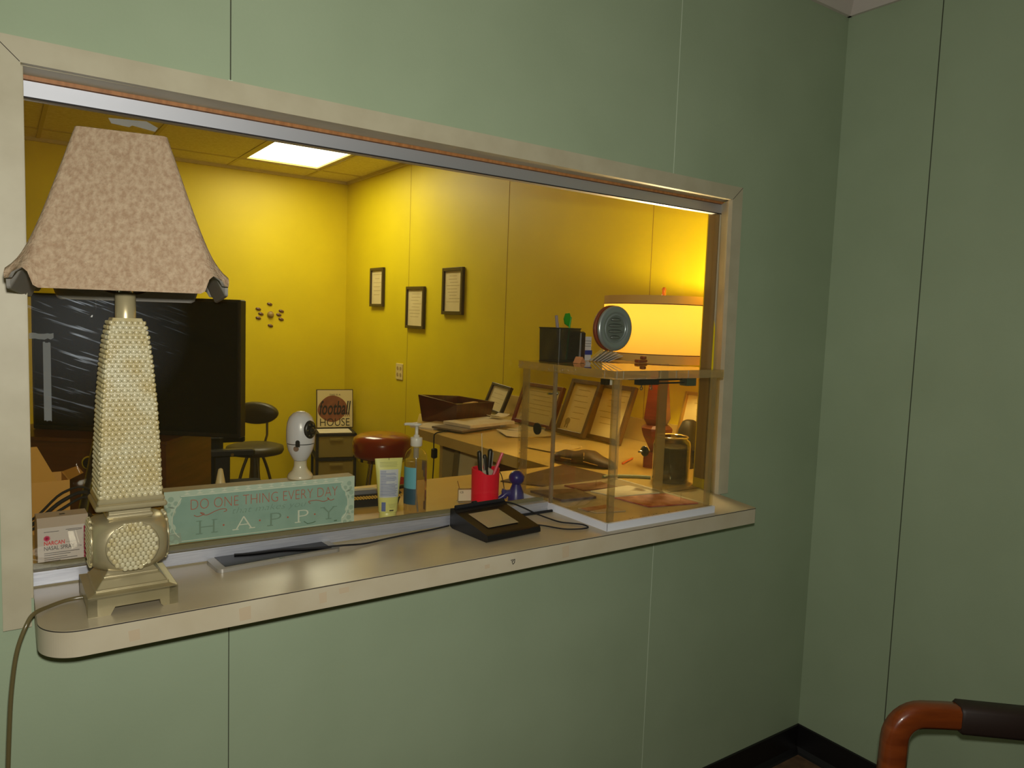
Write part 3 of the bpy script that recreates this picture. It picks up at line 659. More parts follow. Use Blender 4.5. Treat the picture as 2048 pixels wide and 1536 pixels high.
t = thing('chopstick', 'thin white stick rising highest from the hot pink cup', 'stick', (cupc[0] - .008, cupc[1] - .012, cz)); b = MB(); b.tube([(0, 0, 0), (-.008, .004, .10), (-.013, .006, .202)], .0013, mat('white_stick', (206, 192, 160), .5), 6); b.build('shaft', t)
t = thing('eraser', 'grey eraser block poking out of the hot pink cup', 'eraser', (cupc[0], cupc[1] - .012, Z + .100), rot=(0, math.radians(28), 0)); b = MB(); b.box(-.016, .016, -.006, .006, -.03, .010, mat('grey_rubber', (176, 168, 152), .7), bev=.003); b.build('block', t)
# card holder and loose wire
t = thing('card_holder', 'small clear acrylic tag holder left of the hot pink cup', 'card holder', (.715, .262, Z), math.radians(-20))
b = MB(); b.box(-.022, .022, -.0015, .0015, 0, .040, PEDGE); b.box(-.022, .022, -.015, .015, 0, .002, PEDGE); b.build('stand', t)
b = MB(); b.box(-.02, .02, -.0026, -.0018, .004, .036, PAPER); b.text('CS', .010, .006, FZ((-.016, -.0028, .026)), INK, bold=.02); b.build('card', t)
b = MB(); b.tube([(-.018, 0, .04), (-.024, 0, .062)], .0012, CHROME, 6); b.build('wire_tip', t)
BLUE = mat('cobalt_plastic', (28, 26, 110), .35, coat=.3)
t = thing('blue_figurine', 'round headed cobalt blue figure phone stand by the display case', 'figurine', (.850, .200, Z), math.radians(-25)); t.scale = (1.12, 1.12, 1.06)
b = MB(); b.lathe([(.0225, 0), (.0225, .003), (.019, .028), (.013, .044), (.011, .05)], BLUE, 28); b.sphere((0, 0, .0665), .0205, BLUE, 24)
b.tube([(-.012, 0, .022), (-.026, -.004, .024), (-.036, -.006, .016), (-.050, -.006, .008)], [.012, .009, .008, .007], BLUE, 12, subdiv=3)
b.tube([(-.03, -.006, .012), (-.034, -.006, .030), (-.032, -.006, .036)], .0062, BLUE, 10); b.sphere((-.052, -.006, .0085), .0085, BLUE, 12); b.build('body', t)
t = thing('thin_cable', 'thin black wire arching between pink cup and blue figure', 'cable', (.82, .235, Z)); b = MB()
b.tube([(-.014, .012, .09), (-.006, .008, .088), (.004, .004, .07), (.010, 0, .04), (.011, -.006, .014), (.013, -.01, .0015)], .0013, BLACK, 6, subdiv=4); b.tube([(-.02, .014, .096), (-.008, .010, .089)], .006, BLACK, 8); b.tube([(-.012, 0, .06), (-.016, 0, .04), (-.022, 0, .02), (-.024, 0, .001)], .0012, CHROME, 6, subdiv=3); b.build('wire', t)

# signature pad
t = thing('signature_pad', 'black electronic signature pad with pale screen on the ledge', 'signature pad', (.556, -.106, Z), math.radians(4.5))
b = MB(); PW, PD = .165, .158
def pz(y): return .019 + .028 * y / PD
side = [(0.0, .004), (.006, .001), (PD - .01, .001), (PD, .006), (PD, pz(PD) + .003), (PD - .012, pz(PD) + .006), (PD - .024, pz(PD - .024) + .001), (.010, .0195), (.002, .017), (0, .012)]
b.loft([[(0, y, z) for y, z in side], [(PW, y, z) for y, z in side]], BLACK, smooth=False)
b.build('housing', t, bevel=.003, seg=3)
b = MB()
def padq(x0, x1, y0, y1, e, m): b.add([(x0, y0, pz(y0) + e), (x1, y0, pz(y0) + e), (x1, y1, pz(y1) + e), (x0, y1, pz(y1) + e)], [(0, 1, 2, 3)], m)
padq(.0265, .122, .034, .118, .0012, mat('pad_screen', (150, 144, 112), .18, rgb2=(164, 146, 114), scale=12, coat=.4)); b.build('screen', t)
b = MB()
b.tube([(.006, PD - .014, pz(PD) + .0075), (.16, PD - .014, pz(PD) + .0075)], [.0055, .0045], BLACKM, 10); b.tube([(.058, PD - .014, pz(PD) + .011), (.070, PD - .014, pz(PD) + .011)], .006, BLACKM, 8)
b.build('stylus', t)
b = MB(); T0 = (Matrix.Translation((.556, -.106, Z)) @ Matrix.Rotation(math.radians(4.5), 4, 'Z')).inverted()
loopw = [(.690, .056, Z + .045), (.72, .050, Z + .046), (.76, .040, Z + .030), (.795, .024, Z + .012), (.815, -.012, Z + .004), (.823, -.045, Z + .003), (.842, -.068, Z + .003), (.860, -.09, Z + .003), (.856, -.117, Z + .003), (.828, -.119, Z + .003), (.79, -.1, Z + .003), (.765, -.055, Z + .003), (.74, -.040, Z + .006), (.714, -.035, Z + .012)]
b.tube([T0 @ Vector(p) for p in loopw], .0019, BLACKM, 8, subdiv=5); b.build('coiled_lead', t)

# tablet on the sill
t = thing('tablet', 'silver edged tablet lying face up against the window rail', 'tablet', (-.030, -.020, Z + .0003), math.radians(4.2))
b = MB(); b.loft([rrect(.1335, .0410, .012, 5, .0, (.1335, .0410)), rrect(.1335, .0410, .012, 5, .0075, (.1335, .0410))], mat('silver_case', (164, 160, 150), .35, .5)); b.build('housing', t, bevel=.001)
b = MB(); b.box(.018, .250, .013, .0819, .0076, .0082, mat('tablet_glass', (12, 13, 14), .25, spec=.2)); b.build('screen', t)
b = MB(); b.box(.128, .140, .004, .009, .0076, .0080, CHROME, bev=.0); b.build('home_button', t)
t = thing('power_cable', 'black cable trailing left from the signature pad across the tablet', 'cable'); b = MB()
b.tube([(.545, .058, Z + .004), (.50, .052, Z + .0025), (.44, .045, Z + .0025), (.37, .035, Z + .0025), (.30, .018, Z + .004), (.24, .010, Z + .0105), (.17, .022, Z + .0105), (.12, .04, Z + .0105), (.06, .045, Z + .0105), (.02, .055, Z + .0105)], .0021, BLACKM, 8, subdiv=6); b.build('wire', t)

# ------------------------------------------------------------------ acrylic display case
case = thing('display_case', 'clear acrylic box case on a white base passing through the window', 'display case', (CX0, CY0, Z))
CW, CD, CH = CX1 - CX0, CY1 - CY0, CZ1 - Z
ACR = clear('case_acrylic', (248, 246, 236), .015, refl=.045, body=.012, bodyrgb=(180, 160, 110))
ACRE = clear('case_edge', (246, 240, 214), .10, refl=.14, body=.14, bodyrgb=(226, 212, 166))
CREFL = clear('case_reflection', (232, 226, 205), .12, refl=.10, body=.24, bodyrgb=(236, 226, 200))  # pale tint imitating reflections inside the acrylic corners
GLUE = clear('glue_line', (226, 214, 170), .25, refl=.5, body=.30, bodyrgb=(214, 200, 160))
b = MB(); b.box(-.006, CW + .004, -.006, CD, .0, .0195, mat('white_base', (214, 216, 222), .4)); b.box(.0, CW - .003, .0, CD, .0195, .020, LAM); b.box(-.0062, -.0052, -.0062, -.0052, .001, .0195, GREYI); b.build('base', case)
for nm, a in (('front_panel', (.0, CW, .0, .006)), ('side_panel', (.0, .006, .006, CD)), ('side_panel', (CW - .006, CW, .006, CD)), ('back_panel', (.006, CW - .006, CD - .006, CD))):
    b = MB(); b.box(*a, .0205, CH - .0225, ACR); b.build(nm, case)
b = MB(); b.box(-.004, CW + .006, -.004, CD + .002, CH - .0025, CH, ACR); b.box(-.004, CW + .006, -.006, -.004, CH - .022, CH, ACRE); b.box(-.006, -.004, -.006, CD + .002, CH - .022, CH, ACRE); b.box(CW + .006, CW + .008, -.006, CD + .002, CH - .022, CH, ACRE)
b.box(-.004, CW + .006, CD + .002, CD + .004, CH - .022, CH, ACRE); b.box(-.004, CW + .006, -.004, CD + .002, CH - .0225, CH - .022, ACR)
b.build('lid_panel', case)
for x0, x1, y0, y1 in ((.0062, .026, .0062, .014), (CW - .024, CW - .0062, .0062, .014), (.0062, .012, CD - .034, CD - .0062), (CW - .012, CW - .0062, CD - .018, CD - .0062)):
    b = MB(); b.box(x0, x1, y0, y1, .0205, CH - .0225, CREFL); b.build('corner_reflection', case)  # solid bands standing in for internal reflections at the case corners
b = MB(); r5 = random.Random(5)
for x, y in ((-.0008, CD - .030), (-.0008, CD - .012)):
    b = MB()
    for k in range(70):
        z = .03 + r5.random() ** 1.3 * .28; b.sphere((x + r5.uniform(-.0005, 0), y + r5.uniform(-.003, .003), z), r5.uniform(.0008, .002), GLUE, 6)
    b.build('glue_beads', case)
b = MB()
for k in range(40): b.sphere((r5.uniform(.03, .16), -.0068, CH - .020 + r5.uniform(-.002, .001)), r5.uniform(.0006, .0014), GLUE, 6)
b.build('glue_beads', case); b = MB()
for k in range(22): b.sphere((.06 + r5.random() ** 2 * .2, -.0012, .0225 + r5.uniform(0, .002)), r5.uniform(.0006, .0016), GLUE, 6)
b.build('glue_beads', case); b = MB()
for k in range(50): b.sphere((-.0068, r5.uniform(.12, CD), CH - r5.uniform(.004, .018)), r5.uniform(.0006, .0018), GLUE, 6)
b.build('glue_beads', case)
b = MB()
for x in (.002, .024, .215, .262): MB().box(x, x + .0025, -.0068, -.0058, CH - .021, CH - .001, GLUE).build('joint_line', case)
MB().box(-.0068, -.0058, .03, .032, CH - .021, CH - .001, GLUE).build('joint_line', case)
KN = mat('black_rubber', (22, 28, 28), .35)
def knob(x, y, z, s):      # disc outside the side panel, bolt pointing inside
    T = Matrix.Translation((x, y, z)) @ Matrix.Rotation(-s * PI / 2, 4, 'Y')
    k = MB().lathe([(.0165, -.016), (.0172, -.0125), (.015, -.0095), (.006, -.0065)][::1], KN, 24, T).build('knob', case)
    MB().lathe([(.0035, -.007), (.0035, .012), (.0022, .014)], CHROME, 14, T).build('bolt', k)
knob(-.0, .295, .222, -1); knob(CW, .292, .127, 1)
b = MB(); T = Matrix.Translation((0, .247, .327)) @ Matrix.Rotation(PI / 2, 4, 'Y'); b.lathe([(.003, -.018), (.003, .010), (.0065, .011), (.0065, .0145), (.003, .016)], CHROME, 16, T); b.build('hinge_bolt', case)
b = MB(); zt = CH - .0235; b.box(.085, .27, .036, .039, zt - .004, zt, BLACKM); b.box(.120, .19, .030, .052, zt - .018, zt - .002, BLACKM); b.box(.19, .30, .032, .036, zt - .016, zt - .012, BLACKM); b.box(.19, .30, .042, .046, zt - .008, zt - .004, BLACKM); b.build('latch_bar', case)
b = MB(); b.box(.292, .33, .024, .05, zt - .023, zt - .001, mat('zinc', (120, 130, 130), .35, .9)); b.build('latch_keeper', case)
for x in (.135, .172): b = MB(); b.tube([(x, .04, zt - .018), (x, .04, zt - .024)], .0018, CHROME, 8); b.tube([(x + .004 * math.cos(a), .04, zt - .0275 + .004 * math.sin(a)) for a in [k * PI / 5 for k in range(11)]], .0014, CHROME, 6); b.build('eye_bolt', case)
b = MB(); b.box(.008, .022, .04, .06, zt - .016, zt - .001, BLACKM); b.box(.023, .036, .04, .06, zt - .016, zt - .001, WHITEP); b.build('latch_block', case)
for x, y in ((.05, .05), (.345, .07), (.27, .27), (.24, .32)):
    b = MB(); b.tube([(x, y, .0205), (x, y, .046)], .0012, CLR, 6); b.build('acrylic_pin', case)

# things inside the case
def leaflet(name, label, pts, z, m, extra=None, th=.002):
    cx = sum(p[0] for p in pts) / 4; cy = sum(p[1] for p in pts) / 4
    o = thing(name, label, name.replace('_', ' '), (cx, cy, z)); b = MB(); b.prism([(x - cx, y - cy) for x, y in pts], 0, th, m); b.build('sheet', o)
    if extra: extra(o, cx, cy, th)
    return o
MAROON = mat('maroon_print', (120, 44, 30), .4, rgb2=(176, 120, 104), scale=22); 
MAUVE = mat('dark_photo_print', (74, 56, 50), .4, rgb2=(116, 96, 84), scale=30)
BZ = Z + .0205
leaflet('photo_booklet', 'dark photo booklet at the left rear of the acrylic case', [(.905, .205), (.92, .07), (1.035, .058), (1.045, .165)], BZ, MAUVE, th=.006)
leaflet('colour_leaflet', 'red and pink printed leaflet at the right front of the case', [(1.085, .035), (1.10, -.09), (1.262, -.125), (1.262, .005)], BZ, mat('red_pink_print', (146, 52, 40), .4, rgb2=(206, 138, 132), scale=20), th=.003)
def strip(o, cx, cy, th): b = MB(); b.box(-.052, .04, -.002, .03, th, th + .0005, MAROON); b.build('brown_strip', o)
leaflet('pale_card', 'pale card with a brown strip at the left front of the case', [(.91, -.01), (.925, -.07), (1.01, -.092), (1.01, -.02)], BZ, mat('pale_card_print', (182, 160, 134), .5), strip)
leaflet('note_pad', 'pale pad of paper in the middle of the acrylic case', [(1.075, .13), (1.10, .04), (1.255, .02), (1.235, .135)], BZ, PAPER, th=.003)
leaflet('dark_pamphlet', 'dark red pamphlet at the back of the acrylic case', [(1.05, .225), (1.06, .145), (1.19, .135), (1.19, .215)], BZ, mat('dark_red_print', (96, 44, 40), .4, rgb2=(130, 88, 72), scale=24), th=.003)

# things on top of the case
TZ = CZ1 + .0008
t = thing('mesh_pen_holder', 'black wire mesh pen holder on top of the acrylic case', 'pen holder', (.990, .202, TZ), math.radians(6))
MESH = bpy.data.materials.new('wire_mesh'); MESH.use_nodes = True; nt = MESH.node_tree; nt.nodes.clear()
out = nt.nodes.new('ShaderNodeOutputMaterial'); mx = nt.nodes.new('ShaderNodeMixShader'); tr = nt.nodes.new('ShaderNodeBsdfTransparent'); pb = nt.nodes.new('ShaderNodeBsdfPrincipled')
pb.inputs['Base Color'].default_value = (.035, .035, .035, 1); pb.inputs['Roughness'].default_value = .4; pb.inputs['Metallic'].default_value = .6
tc = nt.nodes.new('ShaderNodeTexCoord'); ck = nt.nodes.new('ShaderNodeTexChecker'); ck.inputs['Scale'].default_value = 520; nt.links.new(tc.outputs['Object'], ck.inputs[0]); mr = nt.nodes.new('ShaderNodeMapRange'); mr.inputs[3].default_value = .55; mr.inputs[4].default_value = 1.0
nt.links.new(ck.outputs['Fac'], mr.inputs[0]); nt.links.new(mr.outputs[0], mx.inputs[0]); nt.links.new(tr.outputs[0], mx.inputs[1]); nt.links.new(pb.outputs[0], mx.inputs[2]); nt.links.new(mx.outputs[0], out.inputs[0])
b = MB(); b.loft([rrect(.043, .043, .006, 3, .001), rrect(.045, .045, .006, 3, .098)], MESH, (True, False)); b.build('mesh_wall', t)
for z, h_ in ((.0, .043), (.098, .0455)): b = MB(); b.tube(rrect(h_, h_, .006, 3, z) + [rrect(h_, h_, .006, 3, z)[0]], .0017, BLACK, 6); b.build('rim', t)
pen('felt_pen', 'lavender grey pen leaning left in the mesh holder', (1.005, .212, TZ + .004), (.972, .20, TZ + .135), .0048, mat('lavender_plastic', (150, 138, 150), .4))
t = thing('green_clip', 'bright green plastic clip standing in the mesh holder', 'clip', (1.020, .205, TZ + .004)); b = MB(); b.tube([(0, 0, 0), (.006, -.002, .10), (.0105, -.002, .128)], .003, mat('bright_green', (16, 150, 26), .4), 8)
b.loft([[(.004 - .014 * s_, -.003 + y, z) for s_, z, y in ((0, .100, 0), (1, .107, 0), (1.3, .122, 0), (.9, .138, 0), (0, .140, 0), (-.4, .128, 0))], [(.004 - .014 * s_, .003 + y, z) for s_, z, y in ((0, .100, 0), (1, .107, 0), (1.3, .122, 0), (.9, .138, 0), (0, .140, 0), (-.4, .128, 0))]], _m['bright_green'], smooth=False); b.build('clip_body', t)
t = thing('black_organizer', 'narrow black upright box right of the mesh pen holder', 'organizer', (1.054, .200, TZ), math.radians(0))
b = MB(); b.box(-.011, .012, -.030, .036, 0, .090, mat('black_brown_box', (26, 18, 16), .4, rgb2=(58, 26, 18), scale=12), bev=.004); b.build('body', t)
WC = mat('white_card', (196, 196, 204), .5); NB = mat('navy_print', (26, 44, 140), .5)
t = thing('brochure_holder', 'small white and blue brochure box beside the black organizer', 'brochure box', (1.088, .236, TZ), math.radians(-8))
b = MB(); b.box(-.016, .046, -.006, .006, 0, .074, WC); b.build('carton', t)
b = MB(); b.box(-.016, .050, -.0066, -.006, .018, .032, NB)
for k in range(3): b.box(-.002, .044, -.0066, -.006, .060 - k * .008, .0615 - k * .008, GREYI)
b.text('f', .004, .008, FZ((-.012, -.0068, .056)), NB, bold=.03); b.build('print', t)
HF = Vector((CF.x, CF.y, 0)).normalized(); HR = Vector((CR.x, CR.y, 0)).normalized()
for k in range(6):
    lab = ['leftmost', 'second', 'third', 'fourth', 'fifth', 'sixth'][k]
    t = thing('envelope', 'glossy clear sleeve, leftmost in the row leaning below the speak hole' if k == 0 else f'white envelope, {lab} from the left in the row leaning below the speak hole', 'envelope', group='envelopes leaning under the round speak hole')
    an = math.radians(46 + 4 * k); up = HR * math.sin(an) + Vector((0, 0, math.cos(an)))
    t.matrix_world = frame(Vector((1.112, .204, TZ + .0012)) + HR * k * .0105, HF, up)
    b = MB(); b.box(-.032, .032, 0, .064 - k * .003, -.0006, .0006, mat('sleeve_gloss', (206, 196, 150), .15) if k == 0 else WC); b.build('sheet', t)
FOLD = mat('tan_folder', (196, 156, 92), .6)
t = thing('paper_folder', 'thin brown folder lying flat on top of the acrylic case', 'folder', (1.17, .17, CZ1 + .0002), math.radians(2)); b = MB(); b.box(-.045, .10, -.07, .06, 0, .0005, FOLD); b.build('sheet', t)
t = thing('folded_note', 'small pink folded note at the foot of the black organizer', 'note', (.998, .118, TZ), math.radians(20)); b = MB(); b.loft([[(-.014, -.012, 0), (-.014, .012, 0), (-.014, .006, .0006)], [(.0, -.012, .018), (.0, .012, .018), (0, .006, .0186)], [(.016, -.014, 0), (.016, .012, 0), (.016, .006, .0006)]], mat('pink_tan_paper', (204, 140, 96), .6), smooth=False); b.build('sheet', t)
t = thing('rubber_stamp', 'small reddish wooden stamp lying on the acrylic case', 'stamp', (1.262, .13, TZ), math.radians(12)); b = MB(); b.box(-.030, .018, -.009, .009, 0, .010, wood('stamp_wood', (150, 70, 30), (120, 50, 20)), bev=.002); b.build('block', t); b = MB(); b.box(-.002, .014, -.008, .008, .0102, .020, _m['stamp_wood'], bev=.002); b.build('handle', t)

# round louvred speak hole in the pane
t = thing('speak_through', 'round grey metal louvred speak hole in the window', 'speak hole', (1.091, .0768, 1.541), rot=(PI / 2, 0, 0))
STL = mat('satin_steel', (150, 158, 152), .3, .6); STD = mat('louvre_steel', (120, 126, 116), .35, .5)
b = MB(); b.lathe([(.0640, -.002), (.0655, .002), (.0645, .0055), (.060, .0085), (.050, .0095), (.0455, .008), (.0430, .0052), (.0405, .0052), (.039, .0075), (.0375, .0075), (.0365, .0045)], STL, 56, cap=(True, True)); b.build('flange', t)
b = MB(); b.lathe([(.0365, .0040), (.0362, .0048)], STD, 40)
for k in range(4):
    z = -.0255 + k * .017; hw_ = math.sqrt(.034 ** 2 - z * z) * .88; rings = []
    for i in range(9):
        f = i / 8; x = -hw_ + 2 * hw_ * f; e = math.sin(PI * f) ** .35 if 0 < f < 1 else .02
        rings.append([(x, z - .0055 * e, .0045), (x, z - .0045 * e, .0045 + .006 * e), (x, z + .001 * e, .0045 + .0072 * e), (x, z + .0055 * e, .0048)])
    b.loft(rings, STD)
b.build('louvres', t)
b = MB()
for y in (.008, -.010): b.sphere((.026, y, .011), .0016, CHROME, 8)
b.build('screw', t)
b = MB(); b.lathe([(.064, -.020), (.0665, -.018), (.0665, -.009), (.064, -.0075)], mat('red_brown_gasket', (126, 56, 30), .5), 48); b.build('gasket', t)

# ------------------------------------------------------------------ on the inner counters
t = thing('desk_pad', 'dark brown square pad lying on the counter behind the case', 'desk pad', (1.19, .42, Z + .0008), math.radians(0)); b = MB(); b.prism([(-.235, .018), (-.12, -.150), (.165, -.115), (.135, .148)], 0, .003, mat('dark_brown_leather', (74, 50, 26), .5)); b.build('mat', t)
t = thing('glass_jar', 'large dark glass jar behind the right side of the case', 'jar', (1.487, .195, Z), 0); t.scale = (1.18, 1.18, 1.02)
JG = clear('jar_glass', (170, 160, 130), .03, refl=.12, body=.10, bodyrgb=(90, 84, 66))
b = MB(); b.lathe([(.044, .0), (.052, .004), (.053, .02), (.053, .125), (.050, .137), (.043, .143), (.042, .150)], JG, 40, cap=(True, False)); b.build('jar_body', t)
b = MB(); b.lathe([(.0435, .148), (.046, .151), (.0435, .154), (.0405, .151)], clear('jar_rim', (220, 200, 140), .1, refl=.6, body=.3, bodyrgb=(220, 200, 140)), 40, cap=(False, False)); b.build('rim', t)
b = MB(); b.lathe([(.045, .004), (.050, .01), (.050, .115), (.042, .12), (.01, .117)], mat('dark_jar_contents', (60, 52, 36), .6, rgb2=(84, 74, 52), scale=40), 32); b.build('contents', t)
t = thing('black_handset', 'dark rounded office device standing behind the jar', 'desk phone', (1.745, .36, Z), math.radians(20))
b = MB(); b.loft([rrect(.05, .04, .02, 4, 0), rrect(.048, .035, .02, 4, .08), rrect(.04, .03, .02, 4, .14, (.01, 0)), rrect(.026, .022, .016, 4, .17, (.014, 0)), rrect(.018, .014, .012, 4, .175, (.014, 0))], mat('charcoal_plastic', (40, 34, 28), .5)); b.build('body', t)
b = MB(); b.box(-.03, .03, -.045, -.038, .02, .07, BLACK, bev=.003); b.build('keypad', t)
t = thing('green_tubing', 'short grey green tubing lying behind the display case', 'tubing', (1.39, .28, Z)); b = MB(); b.tube([(-.09, .045, .006), (-.06, .05, .006), (-.02, .03, .006), (.03, 0, .006), (.06, -.03, .006)], .0055, mat('sage_tube', (136, 146, 120), .4), 10, subdiv=4); b.build('tube', t)
# counter lamp
LC = (1.623, .40)
RW = wood('lamp_redwood', (136, 58, 34), (104, 40, 24), .4, 8)
t = thing('counter_lamp', 'lit lamp with wide yellow drum shade and reddish base on the counter', 'lamp', (*LC, Z), math.radians(25))
b = MB(); b.sqlathe([(.036, 0), (.036, .052), (.026, .058)], RW, cr=.2); b.build('foot', t)
b = MB(); b.lathe([(.020, .058), (.030, .075), (.054, .120), (.060, .140), (.060, .148), (.046, .158)], RW, 8, smooth=False); b.build('bowl', t)
b = MB(); b.sqlathe([(.030, .158), (.036, .172), (.040, .182), (.030, .30), (.024, .395)], RW, cr=.15); b.build('column', t)
b = MB(); b.lathe([(.008, .395), (.008, .43), (.018, .43), (.018, .48)], BRASS, 16); b.tube([(0, 0, .48), (0, 0, .645)], .002, BRASS, 6); b.build('socket', t)
DRUM = bpy.data.materials.new('drum_shade_fabric'); DRUM.use_nodes = True; nt = DRUM.node_tree; nt.nodes.clear(); out = nt.nodes.new('ShaderNodeOutputMaterial')
df = nt.nodes.new('ShaderNodeBsdfDiffuse'); df.inputs[0].default_value = (*s2l((224, 186, 96)), 1); tl = nt.nodes.new('ShaderNodeBsdfTranslucent'); tl.inputs[0].default_value = (*s2l((150, 116, 46)), 1); mx = nt.nodes.new('ShaderNodeMixShader'); mx.inputs[0].default_value = .5
mx.inputs[0].default_value = .42; nt.links.new(df.outputs[0], mx.inputs[1]); nt.links.new(tl.outputs[0], mx.inputs[2]); nt.links.new(mx.outputs[0], out.inputs[0])
SR, S0, S1 = .215, .395, .628
b = MB(); b.lathe([(SR * .985, S0 + .032), (SR, S1 - .03)], DRUM, 64, cap=(False, False)); b.build('shade', t)
BAND = mat('shade_band', (214, 172, 92), .7); b = MB()
b.lathe([(SR * .98, S0), (SR * .985, S0 + .030)], BAND, 64, cap=(False, False)); b.lathe([(SR, S1 - .028), (SR * 1.0, S1)], BAND, 64, cap=(False, False)); b.build('shade_band', t)
b = MB(); b.lathe([(SR * .988, S0 + .0295), (SR * .99, S0 + .0325)], mat('brown_braid', (74, 40, 16), .7), 64, cap=(False, False)); b.lathe([(SR * 1.004, S1 - .0305), (SR * 1.004, S1 - .0275)], _m['brown_braid'], 64, cap=(False, False)); b.build('braid', t)
b = MB()
for k in range(3): a = k * 2 * PI / 3; b.tube([(0, 0, S1 - .008), (SR * math.cos(a), SR * math.sin(a), S1 - .004)], .0018, BRASS, 6)
b.lathe([(.022, .620), (.014, .628), (.008, .634), (.007, .652), (.0085, .660), (.004, .666)], mat('amber_finial', (150, 84, 30), .2, coat=.5), 14); b.build('finial', t)
b = MB(); b.sphere((0, 0, .53), .028, mat('lit_bulb', (255, 244, 200), .4, emit=(255, 226, 150), estr=14), 16); b.build('bulb', t)
blo.location = (LC[0], LC[1], Z + .585)

# frames
FRD = wood('dark_walnut_frame', (58, 36, 20), (40, 24, 14), .35, 10); FRB = wood('bronze_frame', (110, 78, 30), (84, 58, 22), .4, 10); DOC = mat('document_paper', (226, 208, 150), .6, rgb2=(216, 196, 138), scale=6); DINK = mat('faded_ink', (150, 128, 72), .8)
def picture(name, label, w_, h_, T, fw_=.018, fm=None, seal=False, lines=6, group=None, seed=1, cat='picture frame'):
    o = thing(name, label, cat, group=group); o.matrix_world = T
    fm = fm or FRD; b = MB(); d = .018
    for x0, x1, y0, y1 in ((-w_ / 2, -w_ / 2 + fw_, 0, h_), (w_ / 2 - fw_, w_ / 2, 0, h_), (-w_ / 2 + fw_, w_ / 2 - fw_, 0, fw_), (-w_ / 2 + fw_, w_ / 2 - fw_, h_ - fw_, h_)): b.box(x0, x1, y0, y1, -.002, d, fm)
    b.build('frame', o, bevel=.0015)
    b = MB(); b.box(-w_ / 2 + fw_, w_ / 2 - fw_, fw_, h_ - fw_, 0, .006, DOC); r = random.Random(seed); iw = w_ - 2 * fw_
    for k in range(lines):
        y = h_ * (.82 - .62 * k / lines) ; a = r.uniform(.18, .42); bb = r.uniform(.18, .42)
        b.box(-iw * a, iw * bb, y, y + h_ * .008, .006, .0063, DINK)
    if seal:
        b.lathe([(iw * .10, .006), (iw * .10, .0066)], DINK, 16, Matrix.Translation((-iw * .27, h_ * .24, 0))); b.box(-iw * .34, -iw * .29, h_ * .12, h_ * .2, .006, .0066, DINK); b.box(-iw * .25, -iw * .20, h_ * .12, h_ * .2, .006, .0066, DINK)
    b.build('document', o); return o
def wallT(yc, zb, tilt=0): return frame((RX - .005, yc, zb), (0, -1, 0), (0, math.sin(0), 1)) @ Matrix.Rotation(tilt, 4, 'Z')
gf = 'framed documents hanging on the yellow wall'
picture('picture_frame', 'upper left of three dark framed documents, nearest the back corner', .237, .295, wallT(3.78, 1.622, .0), .020, seed=2, group=gf)
picture('picture_frame', 'lowest and middle of the three framed documents on the yellow wall', .268, .292, wallT(3.138, 1.472, math.radians(-.5)), .020, seed=3, group=gf, lines=8)
picture('picture_frame', 'right and largest of three framed documents on the yellow wall', .258, .300, wallT(2.62, 1.576, 0), .022, seed=4, group=gf, lines=9)
def leanT(yc, xb, zb, lean, roll=0): return frame((xb, yc, zb), (0, -1, 0), (math.sin(lean), 0, math.cos(lean))) @ Matrix.Rotation(roll, 4, 'Z')
gl_ = 'framed certificates leaning on the side counter'
picture('certificate_frame', 'certificate without seal leaning left of the sealed certificate', .33, .215, leanT(1.415, 1.80, Z + .004, math.radians(20)), .018, mat('redwood_frame', (110, 40, 22), .4), group=gl_, seed=6, cat='certificate frame')
picture('certificate_frame', 'certificate with ribbon seal leaning against the wall inside bronze frame', .21, .270, leanT(1.095, 1.782, Z + .004, math.radians(22)), .020, FRB, seal=True, group=gl_, seed=7, cat='certificate frame')
picture('certificate_frame', 'certificate leaning right of the one with the ribbon seal', .228, .262, leanT(.905, 1.815, Z + .004, math.radians(20)), .020, FRB, group=gl_, seed=8, cat='certificate frame')
picture('certificate_frame', 'brightly lit certificate leaning behind the counter lamp', .22, .255, leanT(.50, 1.955, Z + .004, math.radians(14)), .012, mat('thin_gold_frame', (190, 150, 60), .4, .5), group=gl_, seed=9, cat='certificate frame')
picture('certificate_frame', 'small dark framed card leaning behind the wooden box', .20, .165, leanT(1.93, 1.90, Z + .004, math.radians(22), math.radians(-4)), .015, FRD, group=gl_, seed=10, lines=4, cat='certificate frame')
# wooden file box
t = thing('wooden_box', 'dark red wooden open box at the far end of the side counter', 'box', (1.585, 1.79, Z), math.radians(28))
RB = wood('mahogany', (96, 44, 20), (62, 26, 12), .3, 7, (10, 1, 1), .4); b = MB()
o1 = [(-.175, -.10), (.175, -.10), (.175, .10), (-.175, .10)]; o2 = [(-.195, -.115), (.195, -.115), (.195, .115), (-.195, .115)]; zz_ = (.105, .085, .10, .135)
r0 = [(x, y, 0) for x, y in o1]; r1 = [(x, y, z) for (x, y), z in zip(o2, zz_)]; r2 = [(x * .94, y * .9, z) for x, y, z in r1]; r3 = [(x * .9, y * .88, .012) for x, y in o1]
b.loft([r0, r1], RB, (True, False), False); b.loft([r1, r2], RB, (False, False), False); b.loft([r2, r3], RB, (False, True), False); b.build('box_body', t)
b = MB(); b.add([(-.15, -.085, .075), (.15, -.085, .065), (.15, .085, .065), (-.15, .085, .075)], [(0, 1, 2, 3)], RB); b.box(.02, .13, -.05, -.02, .069, .085, FOLD); b.build('file_cards', t)
